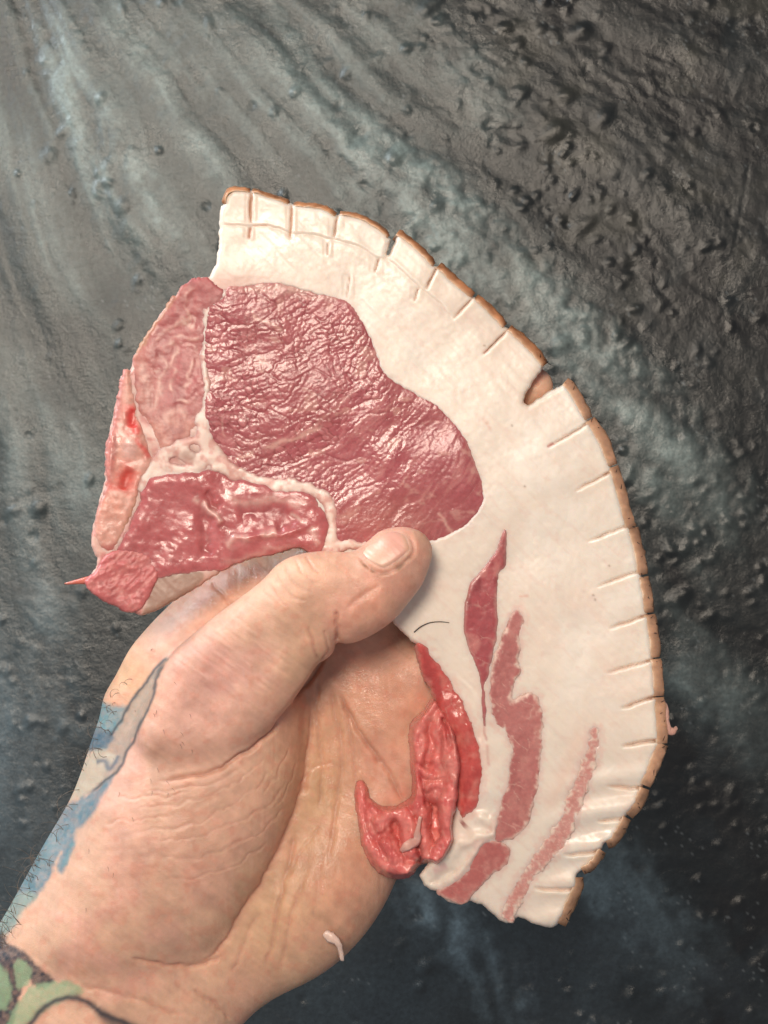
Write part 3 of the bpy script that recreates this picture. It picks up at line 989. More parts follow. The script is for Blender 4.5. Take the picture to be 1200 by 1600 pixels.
POLY = {
    'loin': [(330, 482), (350, 472), (362, 452), (390, 443), (440, 440), (483, 451), (525, 463), (550, 478), (575, 513), (592, 547), (604, 584), (633, 601), (667, 622), (692, 638), (717, 667), (729, 688), (742, 722),
             (754, 751), (760, 777), (753, 797), (733, 820), (710, 837), (683, 848), (640, 852), (600, 850), (560, 848), (530, 846), (527, 826), (525, 800), (514, 774), (490, 760), (447, 752), (413, 748), (380, 738), (355, 722), (335, 694), (325, 640), (325, 600), (322, 560), (324, 520)],
    'cap': [(301, 436), (326, 434), (342, 452), (346, 472), (324, 484), (317, 520), (315, 560), (319, 600), (317, 640), (306, 662), (272, 697), (246, 690), (236, 668), (216, 640), (210, 600), (209, 560), (218, 540), (253, 488), (280, 454)],
    'bone': [(190, 588), (204, 580), (214, 640), (222, 665), (234, 700), (240, 728), (222, 752), (217, 772), (212, 792), (197, 828), (180, 858), (165, 862), (150, 845), (148, 812), (158, 780), (166, 750), (166, 700), (180, 645)],
    'under': [(222, 775), (236, 752), (280, 744), (310, 744), (335, 738), (355, 748), (380, 756), (413, 762), (447, 766), (480, 776), (500, 800), (510, 818), (506, 836), (500, 858), (480, 860), (463, 856), (430, 866), (380, 876), (347, 892),
              (310, 896), (270, 898), (243, 905), (200, 880), (180, 862), (198, 828), (213, 792)],
    'flap': [(150, 889), (166, 866), (196, 858), (232, 868), (248, 896), (240, 918), (228, 945), (206, 957), (186, 951), (150, 932), (133, 912), (140, 900)],
    'lens': [(789, 826), (775, 860), (757, 884), (740, 903), (730, 927), (725, 957), (725, 990), (735, 1023), (745, 1047), (750, 1077), (751, 1103), (757, 1136), (760, 1110), (759, 1077), (763, 1057), (772, 1017), (778, 977), (777, 930), (780, 897), (791, 884), (791, 862)],
    'strip': [(807, 949), (817, 957), (820, 977), (812, 995), (816, 1007), (810, 1030), (812, 1050), (803, 1067), (801, 1095), (820, 1083), (836, 1085), (845, 1100), (847, 1117), (847, 1150), (843, 1205), (836, 1250), (824, 1288), (806, 1307), (778, 1316), (770, 1299), (774, 1283), (785, 1243), (796, 1193),
              (793, 1150), (789, 1135), (783, 1141), (773, 1127), (765, 1097), (763, 1070), (770, 1030), (783, 993), (795, 967)],
    'tail': [(753, 1313), (777, 1314), (795, 1323), (797, 1340), (783, 1360), (753, 1383), (733, 1408), (717, 1413), (694, 1402), (684, 1392), (707, 1377), (730, 1357), (740, 1333)],
    'streak': [(929, 1133), (937, 1143), (937, 1167), (930, 1198), (920, 1233), (912, 1257), (899, 1293), (880, 1328), (857, 1347), (833, 1380), (811, 1417), (800, 1440), (785, 1432), (787, 1413), (803, 1383), (823, 1353), (843, 1323), (867, 1290), (883, 1260), (894, 1223), (904, 1200), (914, 1170), (919, 1145)],
    'inner': [(650, 1003), (667, 1012), (683, 1033), (700, 1053), (717, 1083), (740, 1130), (750, 1160), (756, 1183), (753, 1240), (740, 1268), (716, 1274), (708, 1197), (694, 1136), (676, 1088), (656, 1040)],
}
PS = {k: smooth_poly(v, 3) for k, v in POLY.items()}


SEAM = [([(352, 462), (336, 474), (325, 486)], 7, 5), ([(325, 484), (320, 520), (318, 560), (321, 600), (320, 640), (324, 680)], 4.2, 6), ([(316, 655), (322, 690), (340, 722)], 10, 13),
        ([(322, 690), (296, 690), (268, 702), (246, 722), (232, 742)], 6, 8), ([(262, 708), (250, 728), (280, 736), (310, 742)], 8, 9), ([(330, 712), (300, 738), (262, 742), (230, 752)], 7, 10),
        ([(330, 712), (365, 736), (413, 755), (460, 760), (500, 772), (516, 792), (520, 820), (516, 856)], 11, 9), ([(232, 745), (226, 762)], 9, 8),
        ([(500, 858), (530, 852), (570, 852)], 7, 6), ([(288, 708), (308, 719)], 11, 9)]


def seam_sdf(X, Y):
    out = np.full(X.shape, 60.0)
    for pts, wa, wb in SEAM:
        P = smooth_poly(pts, 4, False)
        m = (X > P[:, 0].min() - 30) & (X < P[:, 0].max() + 30) & (Y > P[:, 1].min() - 30) & (Y < P[:, 1].max() + 30)
        if m.any():
            d, t, _ = line_dist(X[m], Y[m], P)
            d = d - (wa + (wb - wa) * t)
            a = out[m]
            k = 6.0
            hh = np.clip(0.5 + 0.5 * (a - d) / k, 0, 1)
            out[m] = a * (1 - hh) + d * hh - k * hh * (1 - hh)
    return out + 3.4 * fbm(X / 13, Y / 13, 77, 3) - 2.0


def psdf(key, X, Y, rough=0.0, sc=10, seed=0):
    P = PS[key]
    out = np.full(X.shape, 60.0)
    m = (X > P[:, 0].min() - 40) & (X < P[:, 0].max() + 40) & (Y > P[:, 1].min() - 40) & (Y < P[:, 1].max() + 40)
    if m.any():
        out[m] = poly_sdf(X[m], Y[m], P)
        if rough:
            out[m] += rough * fbm(X[m] / sc, Y[m] / sc, seed + 5, 3)
        if key in ('loin', 'under', 'cap'):
            out[m] -= 7 * np.exp(-(np.maximum(seam_sdf(X[m], Y[m]), 0) / 9) ** 2)
    return out


def zbase(x, y):
    z = 5 * np.sin(x / 170 + 0.5) * np.cos(y / 210) + 4 * fbm(x / 190, y / 190, 3, 2)
    z -= 0.00045 * np.clip(y - 1080, 0, 500) ** 2                  # the belly end hangs back
    z += 0.00018 * np.clip(420 - x, 0, 400) ** 2 * 0.5
    z -= 26 * sstep(760, 640, x) * sstep(960, 1080, y)             # inner edge of the belly sinks towards the palm
    return z


EDGE = {'loin': (1.2, 7), 'cap': (2, 8), 'bone': (2, 8), 'under': (1.6, 14), 'flap': (1.6, 12), 'lens': (1.3, 14), 'strip': (2.6, 12), 'tail': (2.4, 12), 'streak': (3.6, 9), 'inner': (2.5, 13)}
CUTS = [([(393, 292), (392, 320), (391, 353)], 1.8, 6, 0), ([(391, 353), (388, 376)], 1.4, 4, 0), ([(456, 314), (455, 345), (454, 376)], 1.8, 6, 0),
        ([(529, 330), (525, 352), (520, 374)], 1.9, 7, 0), ([(514, 374), (511, 402)], 1.1, 2.5, 0), ([(592, 401), (585, 428)], 1.6, 5, 0),
        ([(685, 411), (676, 430), (664, 454)], 1.8, 7, 0), ([(654, 449), (647, 471)], 1.5, 4, 0), ([(745, 460), (728, 476), (707, 500)], 1.6, 5, 0),
        ([(798, 508), (778, 530), (752, 557)], 1.7, 6, 0), ([(547, 425), (541, 470)], 1.2, 1.2, 0),
        ([(927, 654), (905, 670), (870, 690), (852, 701)], 1.7, 6, 0), ([(962, 732), (935, 748), (898, 768)], 1.7, 6, 0), ([(995, 818), (965, 827), (916, 848)], 1.7, 6, 0),
        ([(1013, 888), (985, 897), (930, 917)], 1.8, 6, 0), ([(1021, 958), (990, 968), (950, 983)], 2.0, 7, 0), ([(1030, 1028), (1000, 1036), (946, 1052)], 2.0, 7, 0),
        ([(1036, 1086), (1000, 1096), (966, 1107)], 2.2, 9, 0), ([(1042, 1156), (1010, 1159), (968, 1167)], 2.3, 10, 0), ([(1015, 1232), (985, 1231), (944, 1228)], 2.4, 7, 0),
        ([(985, 1279), (965, 1280), (930, 1282)], 2.4, 7, 0), ([(950, 1326), (920, 1333), (878, 1336)], 2.6, 8, 0), ([(908, 1388), (880, 1391), (830, 1388)], 2.6, 7, 0)]
STEP = [(338, 350), (365, 351), (391, 353), (420, 352), (455, 363), (490, 366), (521, 373), (560, 385), (592, 402), (606, 404), (630, 425), (655, 449), (668, 458), (690, 478), (712, 504)]


RIND = [([(346, 318), (352, 300), (364, 292), (391, 294)], 7), ([(395, 294), (425, 303), (454, 313)], 8), ([(459, 315), (504, 320), (527, 332)], 8), ([(532, 328), (567, 336), (604, 359), (611, 368)], 9),
        ([(625, 358), (658, 384), (682, 410)], 11), ([(690, 410), (717, 436), (743, 457)], 13), ([(748, 459), (775, 484), (794, 504)], 14), ([(800, 507), (833, 536), (857, 566)], 15),
        ([(889, 591), (902, 605), (926, 649)], 18), ([(930, 652), (950, 683), (965, 723)], 20), ([(967, 728), (976, 757), (990, 808), (995, 820)], 20), ([(997, 824), (1007, 862), (1013, 895)], 20),
        ([(1015, 901), (1020, 930), (1023, 955)], 20), ([(1025, 960), (1030, 992), (1033, 1025)], 20), ([(1034, 1030), (1037, 1060), (1038, 1086)], 21), ([(1039, 1090), (1042, 1125), (1044, 1160)], 22),
        ([(1043, 1167), (1034, 1190), (1018, 1230)], 22), ([(1015, 1236), (1006, 1258), (990, 1279)], 20), ([(986, 1283), (967, 1316), (952, 1325)], 18), ([(946, 1334), (930, 1357), (915, 1367)], 16), ([(912, 1372), (911, 1390), (901, 1413), (884, 1447)], 20)]


def fat_z(x, y, d, muscles=True):
    z = zbase(x, y)
    r = 9.0
    z = z - r * (1 - np.sqrt(np.clip(1 - (1 - np.clip(-d / r, 0, 1)) ** 2, 0, 1)))
    z = z + 1.1 * fbm(x / 60, y / 60, 12, 2) + 0.16 * fbm(x / 7, y / 7, 13, 2) + 0.35 * fbm((x * 0.7 + y * 0.7) / 70, (x * 0.7 - y * 0.7) / 9, 26, 2)
    for pts, wd, dp, _ in CUTS:
        m, sd = stroke(x, y, pts, wd * 0.85, 3, 0.3, 2, None, 1.0, True)
        wide = stroke(x, y, pts, 11, 3, 0.2, 2)
        z = z - dp * 1.9 * m + 1.0 * wide * np.tanh(sd / 3)        # a slit with one lip raised
    m, sd = stroke(x, y, STEP, 6, 4, 0.06, 2, None, 1.5, True)
    z = z + 1.1 * m * np.tanh(sd / 1.5) - 1.6 * stroke(x, y, STEP, 1.3, 4, 0.05, 2, None, 1.5)
    # pillows between the cuts low on the belly
    lw = sstep(1160, 1260, y) * sstep(830, 930, x + 0.3 * (y - 1300))
    z = z + 5 * lw * np.sin((y + 0.15 * x - 1395) / 52 * 2 * math.pi)
    # membrane edge folded over at the inner belly
    for pts, wd, am in [([(640, 992), (660, 1010), (690, 1030)], 5, 2), ([(757, 1290), (740, 1312), (715, 1320), (690, 1345), (668, 1372)], 12, 9), ([(735, 1278), (765, 1280), (772, 1298), (745, 1313)], 8, 7),
                        ([(770, 1312), (740, 1335), (715, 1365), (688, 1385)], 7, 6), ([(665, 1378), (690, 1372), (712, 1352)], 5, -5), ([(745, 1150), (765, 1210), (762, 1260)], 14, 4)]:
        z = z + am * stroke(x, y, pts, wd, 4, 0.2, 2, None, 3)
    if muscles:
        for k, (rg, sc) in EDGE.items():
            s = psdf(k, x, y, rg, sc, len(k))
            z = z - 12 * sstep(-3, -12, s)
    return z


def fat_col(x, y, d, z):
    c = np.tile(np.array([0.76, 0.665, 0.58]), (len(x), 1))
    c = mix(c, [0.76, 0.63, 0.545], 0.6 * sstep(-0.2, 0.8, fbm(x / 120, y / 120, 22, 3)))
    c = mix(c, [0.78, 0.71, 0.64], 0.6 * sstep(0.1, 0.8, fbm(x / 60, y / 60, 23, 3)))
    for pts, wd, dp, _ in CUTS:
        c = mix(c, [0.60, 0.34, 0.24], 0.4 * stroke(x, y, pts, wd * 0.8, 3, 0.3, 2, None, 1.0))
    for pts, wd, dp, _ in CUTS[:11]:
        c = mix(c, [0.42, 0.18, 0.09], 0.6 * stroke(x, y, pts, wd * 0.8, 3, 0.3, 2, None, 1.0))
    for pts, wd, col, am in [([(390, 296), (392, 352)], 2.2, [0.50, 0.20, 0.08], 0.6), ([(389, 355), (388, 376)], 2.4, [0.50, 0.17, 0.08], 0.7), ([(391, 354), (420, 352)], 1.6, [0.5, 0.2, 0.08], 0.6), ([(456, 318), (454, 376)], 2.2, [0.55, 0.25, 0.12], 0.5),
                             ([(753, 650), (762, 662), (770, 677)], 3, [0.62, 0.36, 0.30], 0.5), ([(853, 699), (864, 693)], 2, [0.5, 0.15, 0.12], 0.8), ([(755, 555), (764, 545)], 1.8, [0.45, 0.18, 0.13], 0.7),
                             ([(810, 932), (828, 930)], 2.5, [0.65, 0.35, 0.28], 0.6), ([(760, 1160), (765, 1200)], 2.6, [0.55, 0.2, 0.17], 0.55), ([(757, 1130), (760, 1160)], 2.2, [0.5, 0.16, 0.14], 0.6),
                             ([(675, 1362), (700, 1352)], 7, [0.6, 0.36, 0.35], 0.7), ([(722, 1290), (728, 1284)], 8, [0.30, 0.10, 0.09], 0.9), ([(905, 1130), (900, 1165), (885, 1200), (870, 1240), (850, 1280)], 9, [0.76, 0.52, 0.42], 0.35)]:
        c = mix(c, col, am * stroke(x, y, pts, wd, 4, 0.2, 2, None, 2))
    c = mix(c, [0.74, 0.58, 0.50], 0.35 * sstep(0.35, 0.9, fbm((x * 0.7 + y * 0.7) / 60, (x * 0.7 - y * 0.7) / 7, 28, 3)))
    c = mix(c, [0.72, 0.54, 0.47], 0.3 * sstep(0.5, 1.0, fbm(x / 11, y / 11, 29, 3)))
    for pts, wd, dp, _ in CUTS[11:]:
        a, b = np.array(pts[0], float), np.array(pts[1], float)
        c = mix(c, [0.40, 0.19, 0.10], 0.85 * stroke(x, y, [a, a + 0.45 * (b - a), a + 0.8 * (b - a)], 2.6, 1, 0.3))
    # specks
    for sx, sy in [(927, 930), (930, 937), (952, 884), (800, 665), (757, 540), (820, 760)]:
        c = mix(c, [0.28, 0.17, 0.12], 0.8 * np.exp(-((x - sx) ** 2 + (y - sy) ** 2) / 3.0))
    # blush near lean edges
    for k in ('strip', 'streak', 'tail', 'inner', 'lens', 'loin'):
        s = psdf(k, x, y)
        c = mix(c, [0.74, 0.47, 0.41], (0.55 if k in ('strip', 'streak', 'inner', 'tail') else 0.28) * sstep(11, -2, s + 6 * fbm(x / 6, y / 6, 30, 3)))
    pink = sstep(470, 350, x) * sstep(400, 460, y)
    c = mix(c, [0.64, 0.34, 0.29], 0.8 * pink)
    c = mix(c, [0.52, 0.16, 0.15], 0.75 * pink * sstep(-0.25, 0.5, fbm(x / 16, y / 20, 32, 3)) * sstep(330, 250, x))
    c = mix(c, [0.38, 0.20, 0.15], 0.85 * np.exp(-(((x - 298) / 22) ** 2 + ((y - 713) / 13) ** 2) ** 1.5))
    # fascia, grey-brown membrane under the little muscle
    g = poly_sdf(x, y, smooth_poly([(246, 903), (275, 892), (312, 892), (318, 905), (290, 930), (247, 956), (222, 966), (228, 945)], 3)) if len(x) < 400000 else 60
    c = mix(c, [0.33, 0.20, 0.15], 0.9 * sstep(3, -3, g))
    # inner rim of the belly reddish
    return c


def fat_sdf(X, Y):
    d = poly_sdf(X, Y, OUTP) + 1.0 * fbm(X / 8, Y / 8, 2, 2)
    for pts, wd in RIND:
        P = smooth_poly(pts, 3, False)
        m = (X > P[:, 0].min() - 30) & (X < P[:, 0].max() + 30) & (Y > P[:, 1].min() - 30) & (Y < P[:, 1].max() + 30)
        e = line_dist(X[m], Y[m], P)[0]
        d[m] = np.maximum(d[m], wd * 0.66 - 1 - e)
    return d


fat = relief('fat', fat_sdf, (98, 288, 1046, 1456), 2.0, fat_z,
             lambda a, b: zbase(a, b) - 64, fat_col, M_FAT, True, -6)
fat['label'] = 'cream white fat with radial score cuts'
under(fat, CHOP)
print('fat', time.time() - T0)


def dome(d, r, h):
    return h * np.sqrt(np.clip(1 - (1 - np.clip(-d / r, 0, 1)) ** 2, 0, 1))


def muscle(name, key, step, zf, colf, mat, rough=None, label=None):
    P = PS[key]
    rg, sc = EDGE[key]
    o = relief(name, lambda X, Y: psdf(key, X, Y, rg, sc, len(key)), (P[:, 0].min() - 6, P[:, 1].min() - 6, P[:, 0].max() + 6, P[:, 1].max() + 6), step,
               zf, lambda a, b: zbase(a, b) - 40, colf, mat, False)
    if label:
        o['label'] = label
    under(o, CHOP)
    return o


# ---- the eye of loin
FC = (120.0, 900.0)


def fibre(x, y):
    a = np.radians(14 + 42 * np.clip((x - 330 + 0.35 * (y - 450)) / 460, 0, 1))
    dx, dy = x - 500, y - 640
    u = dx * np.cos(a) - dy * np.sin(a)
    v = dx * np.sin(a) + dy * np.cos(a)
    return u + 5 * fbm(x / 60, y / 60, 6, 2), v + 9 * fbm(x / 70, y / 70, 7, 2)


def loin_cells(x, y):
    u, v = fibre(x, y)
    up = sstep(760, 420, x * 0.55 + (y - 440) * 0.9)
    q = 1.4 * fbm(x / 9, y / 9, 45, 2)
    f1, f2, cid = worley((u + q) / 14.0, (v + q) / 7.5, 4)
    e = f2 - f1
    b1, b2, bid = worley((u + 2 * q) / 90.0, (v + 2 * q) / 27.0, 9)
    return e, cid, b2 - b1, bid


VEINS = [([(395, 492), (415, 500), (440, 520)], 3.5, 0.8), ([(395, 480), (402, 500)], 3, 0.6), ([(405, 702), (440, 690), (470, 678), (510, 660)], 3.4, 0.9), ([(366, 722), (400, 703)], 3.0, 0.9), ([(470, 678), (520, 640), (560, 600)], 2.0, 0.4),
         ([(683, 800), (692, 818), (700, 828), (712, 835)], 2.6, 0.9), ([(692, 818), (680, 812)], 1.8, 0.6), ([(546, 806), (565, 790)], 3, 0.7), ([(620, 765), (640, 745)], 1.6, 0.6), ([(532, 808), (550, 805)], 2.4, 0.7),
         ([(346, 650), (352, 690)], 2.0, 0.4), ([(600, 840), (640, 820), (690, 815)], 1.4, 0.35), ([(530, 690), (600, 640), (650, 615)], 1.5, 0.35)]


def loin_z(x, y, d):
    e, cid, be, bid = loin_cells(x, y)
    up = sstep(760, 420, x * 0.55 + (y - 440) * 0.9)              # coarse grain at upper left, finer lower right
    z = zbase(x, y) - 1.5 + dome(d, 12, 2.6)
    pat = up ** 1.4 * sstep(-0.4, 0.4, fbm(x / 50, y / 50, 59, 2))
    z += (0.03 + 0.5 * pat) * (sstep(0.0, 0.30, e) - 0.8) + 0.3 * (cid - 0.5) * (0.15 + pat) * sstep(0, 0.3, e)
    z += (0.15 + 0.55 * up) * (sstep(0, 0.10, be) - 1) + (0.3 + 0.3 * up) * (bid - 0.5) * sstep(0, 0.5, be)
    z += 2.2 * fbm(x / 80, y / 80, 52, 2) + 0.16 * fbm(x / 4, y / 4, 53, 2)
    u, v = fibre(x, y)
    z += 0.26 * fbm(u / 70, v / 9, 57, 3)
    return z


def loin_col(x, y, d, z):
    e, cid, be, bid = loin_cells(x, y)
    up = sstep(760, 420, x * 0.55 + (y - 440) * 0.9)
    c = np.tile(np.array([0.365, 0.093, 0.107]), (len(x), 1))
    c = mix(c, [0.46, 0.16, 0.165], 0.9 * sstep(0.4, 0.95, cid) * (0.3 + 0.7 * up))
    c = mix(c, [0.33, 0.09, 0.095], 0.6 * sstep(-0.1, 0.8, fbm(x / 55, y / 55, 54, 3)))
    c = mix(c, [0.22, 0.050, 0.052], (0.08 + 0.85 * up * sstep(-0.6, 0.3, fbm(x / 40, y / 40, 59, 2))) * sstep(0.19, 0.0, e))
    c = mix(c, [0.26, 0.065, 0.07], (0.2 + 0.25 * up) * sstep(0.08, 0.0, be))
    uu, vv = fibre(x, y)
    c = mix(c, [0.54, 0.25, 0.225], 0.5 * (1 - 0.6 * up) * sstep(0.35, 0.9, fbm(uu / 60, vv / 5, 49, 3)))
    c = mix(c, [0.34, 0.10, 0.11], 0.5 * (1 - 0.5 * up) * sstep(0.3, 0.9, fbm(uu / 60, vv / 6, 47, 3)))
    for pts, wd, am in VEINS:
        c = mix(c, [0.62, 0.36, 0.31], am * 0.8 * stroke(x, y, pts, wd, 4, 0.15, 2, None, 4))
    c = mix(c, [0.56, 0.30, 0.26], 0.55 * sstep(0.45, 0.9, fbm(x / 26, y / 16, 56, 4)))
    top = sstep(24, 6, y - 440 - 0.12 * (x - 400)) * sstep(560, 500, x)
    c = mix(c, [0.60, 0.36, 0.31], 0.75 * top * (0.7 + 0.5 * fbm(x / 12, y / 6, 58, 3)))
    c = mix(c, [0.56, 0.26, 0.24], 0.7 * sstep(-5, 0, d))
    c = mix(c, [0.36, 0.13, 0.105], 0.5 * np.exp(-(((x - 600) / 90) ** 2 + ((y - 815) / 35) ** 2)))
    return c


muscle('loin_muscle', 'loin', 1.6, loin_z, loin_col, M_LEAN, label='large rosy eye of loin with cracked wet grain')

# ---- the cap muscle left of it
CAPV = [([(312, 446), (298, 458), (290, 478), (292, 492), (282, 506), (262, 514), (246, 530), (232, 552)], 3.0), ([(266, 512), (290, 506), (306, 516)], 2.6), ([(255, 548), (266, 536), (290, 530), (318, 530)], 3.2), ([(279, 534), (272, 570), (268, 600), (272, 628)], 2.4),
        ([(258, 545), (256, 562), (262, 575), (250, 590), (246, 620), (244, 650)], 3.2), ([(303, 556), (300, 580), (292, 600), (284, 612)], 2.4), ([(282, 540), (300, 542), (312, 560), (316, 590)], 2.2), ([(226, 560), (222, 590), (230, 610), (234, 640)], 4),
        ([(272, 630), (292, 628), (312, 612)], 2.2), ([(240, 580), (252, 575)], 2.5), ([(250, 660), (275, 645), (300, 650)], 4.5), ([(296, 512), (302, 500), (296, 490)], 2)]


def cap_z(x, y, d):
    z = zbase(x, y) - 1.5 + dome(d, 14, 3.5)
    for pts, wd in CAPV:
        z += 0.6 * stroke(x, y, pts, wd * 1.3, 4, 0.1, 2, None, 3) - 1.0 * stroke(x, y, pts, wd * 3.5, 4, 0.1, 2)
    return z + 1.0 * fbm(x / 24, y / 28, 62, 2) + 0.2 * fbm(x / 5, y / 5, 63, 2)


def cap_col(x, y, d, z):
    c = np.tile(np.array([0.40, 0.115, 0.115]), (len(x), 1))
    c = mix(c, [0.46, 0.17, 0.15], 0.3 * sstep(-0.2, 0.7, fbm(x / 16, y / 16, 64, 3)))
    c = mix(c, [0.54, 0.27, 0.21], 0.45 * sstep(250, 215, x - 0.25 * (y - 560)) )
    c = mix(c, [0.56, 0.26, 0.21], 0.7 * sstep(628, 665, y))
    c = mix(c, [0.26, 0.06, 0.06], 0.5 * sstep(0.2, 0.9, fbm(x / 12, y / 20, 65, 3)))
    for pts, wd in CAPV:
        c = mix(c, [0.62, 0.35, 0.30], 0.95 * stroke(x, y, pts, wd * 1.2, 4, 0.2, 2, None, 5) * np.clip(0.7 + 0.7 * fbm(x / 12, y / 12, 68, 2), 0, 1.1))
    c = mix(c, [0.30, 0.075, 0.08], 0.45 * sstep(0.0, 0.8, fbm(x / 22, y / 30, 69, 3)))
    c = mix(c, [0.42, 0.24, 0.12], 0.7 * sstep(-9, -1, d) * sstep(300, 250, x) * sstep(570, 540, y))
    return c


muscle('cap_muscle', 'cap', 1.8, cap_z, cap_col, M_BELLY, label='small veined muscle beside the loin seam')

# ---- bone
def bone_z(x, y, d):
    z = zbase(x, y) - 4 + dome(d, 14, 7)
    z -= 5 * stroke(x, y, [(205, 640), (206, 665)], 8, 4, 0.2, 2, None, 3) + 4 * stroke(x, y, [(205, 730), (190, 765)], 11, 4, 0.2, 2, None, 3)
    z += 4 * np.exp(-(((x - 202) / 13) ** 2 + ((y - 698) / 18) ** 2))
    z += 3 * stroke(x, y, [(172, 640), (172, 700), (168, 760)], 7)
    return z + 0.9 * fbm(x / 16, y / 16, 66, 2)


def bone_col(x, y, d, z):
    c = np.tile(np.array([0.63, 0.32, 0.26]), (len(x), 1))
    c = mix(c, [0.50, 0.19, 0.17], 0.85 * sstep(6, -4, x - np.interp(y, [580, 640, 700, 760, 800, 870], [196, 188, 182, 172, 150, 140])))
    c = mix(c, [0.62, 0.05, 0.045], 0.95 * stroke(x, y, [(203, 630), (204, 658), (214, 684)], 11, 4, 0.2, 2, None, 5))
    c = mix(c, [0.60, 0.05, 0.045], 0.7 * stroke(x, y, [(212, 680), (224, 700), (230, 720)], 5, 4, 0.2, 2, None, 4))
    c = mix(c, [0.58, 0.05, 0.035], 0.9 * stroke(x, y, [(207, 722), (197, 748), (184, 776)], 17, 4, 0.25, 2, None, 6))
    c = mix(c, [0.66, 0.40, 0.36], 0.85 * np.exp(-(((x - 202) / 12) ** 2 + ((y - 700) / 16) ** 2) ** 2))
    c = mix(c, [0.62, 0.24, 0.17], 0.6 * np.exp(-(((x - 176) / 18) ** 2 + ((y - 790) / 18) ** 2)))
    c = mix(c, [0.52, 0.27, 0.15], 0.6 * sstep(-8, -1, d) * sstep(760, 800, y) * (x > 180))
    c = mix(c, [0.46, 0.13, 0.12], 0.8 * sstep(845, 860, y + 0.2 * (x - 160)))
    return c * (1 + 0.13 * fbm(x / 6, y / 6, 67, 3))[:, None]


muscle('bone', 'bone', 1.7, bone_z, bone_col, M_BONE, label='sawn backbone edge with red marrow')

# ---- the little muscle under the seam, and its ragged flap
def under_z(x, y, d):
    z = zbase(x, y) - 2 + dome(d, 16, 6)
    z -= 6 * stroke(x, y, [(316, 790), (326, 830), (322, 870)], 9, 4, 0.2, 2, None, 6)
    z -= 7 * stroke(x, y, [(325, 762), (332, 785), (345, 800)], 6, 4, 0.2, 2, None, 4)
    z -= 5 * stroke(x, y, [(360, 800), (420, 800), (470, 815)], 16, 4, 0.2, 2, None, 6)
    z += 6 * stroke(x, y, [(318, 790), (338, 808), (352, 818)], 6, 4, 0.2, 2, None, 4)
    z += 5 * stroke(x, y, [(350, 850), (400, 838), (440, 832), (490, 820)], 7, 4, 0.2, 2, None, 5)
    return z + 1.8 * fbm((x + 0.6 * y) / 48, (y - 0.6 * x) / 40, 72, 2) + 0.3 * fbm((x + 0.5 * y) / 16, (y - 0.5 * x) / 10, 70, 2) + 0.2 * fbm(x / 7, y / 7, 73, 2)


def under_col(x, y, d, z):
    c = np.tile(np.array([0.43, 0.115, 0.12]), (len(x), 1))
    c = mix(c, [0.50, 0.17, 0.17], 0.6 * sstep(0, 0.8, fbm(x / 22, y / 14, 74, 3)))
    c = mix(c, [0.27, 0.06, 0.065], 0.6 * np.exp(-(((x - 415) / 45) ** 2 + ((y - 800) / 16) ** 2)) * (0.7 + 0.5 * fbm(x / 10, y / 8, 75, 3)))
    c = mix(c, [0.33, 0.08, 0.08], 0.45 * sstep(0.3, 0.9, fbm(x / 20, y / 16, 76, 3)))
    pale = [([(314, 786), (334, 802), (352, 815)], 6, 0.9), ([(300, 775), (316, 788)], 5, 0.7), ([(350, 852), (372, 842), (392, 840)], 7, 0.7), ([(408, 838), (436, 830)], 6, 0.8), ([(452, 802), (474, 815)], 5, 0.8), ([(340, 776), (390, 783), (450, 782), (490, 800)], 7, 0.55),
            ([(340, 880), (400, 866), (460, 850)], 5, 0.35), ([(486, 820), (498, 850)], 6, 0.6)]
    for pts, wd, am in pale:
        c = mix(c, [0.66, 0.42, 0.37], am * stroke(x, y, pts, wd, 4, 0.2, 2, None, 5))
    return mix(c, [0.55, 0.27, 0.25], 0.5 * sstep(-5, 0, d))


muscle('fillet_muscle', 'under', 1.8, under_z, under_col, M_WET, label='dark pink fillet muscle under the white seam')


def flap_z(x, y, d):
    return zbase(x, y) + 0.5 + dome(d, 12, 6) + 2.0 * fbm(x / 30, y / 14, 82, 2) + 1.2 * fbm((x + y) / 6, (y - x) / 14, 83, 3)


def flap_col(x, y, d, z):
    c = np.tile(np.array([0.52, 0.145, 0.145]), (len(x), 1))
    c = mix(c, [0.58, 0.22, 0.20], 0.6 * sstep(-0.1, 0.8, fbm((x + y) / 12, (y - x) / 30, 84, 3)))
    return mix(c, [0.36, 0.09, 0.09], 0.5 * sstep(0.2, 0.9, fbm(x / 15, y / 10, 85, 3)))


muscle('flap_muscle', 'flap', 1.8, flap_z, flap_col, M_BELLY, label='torn pink flap at the lower corner')
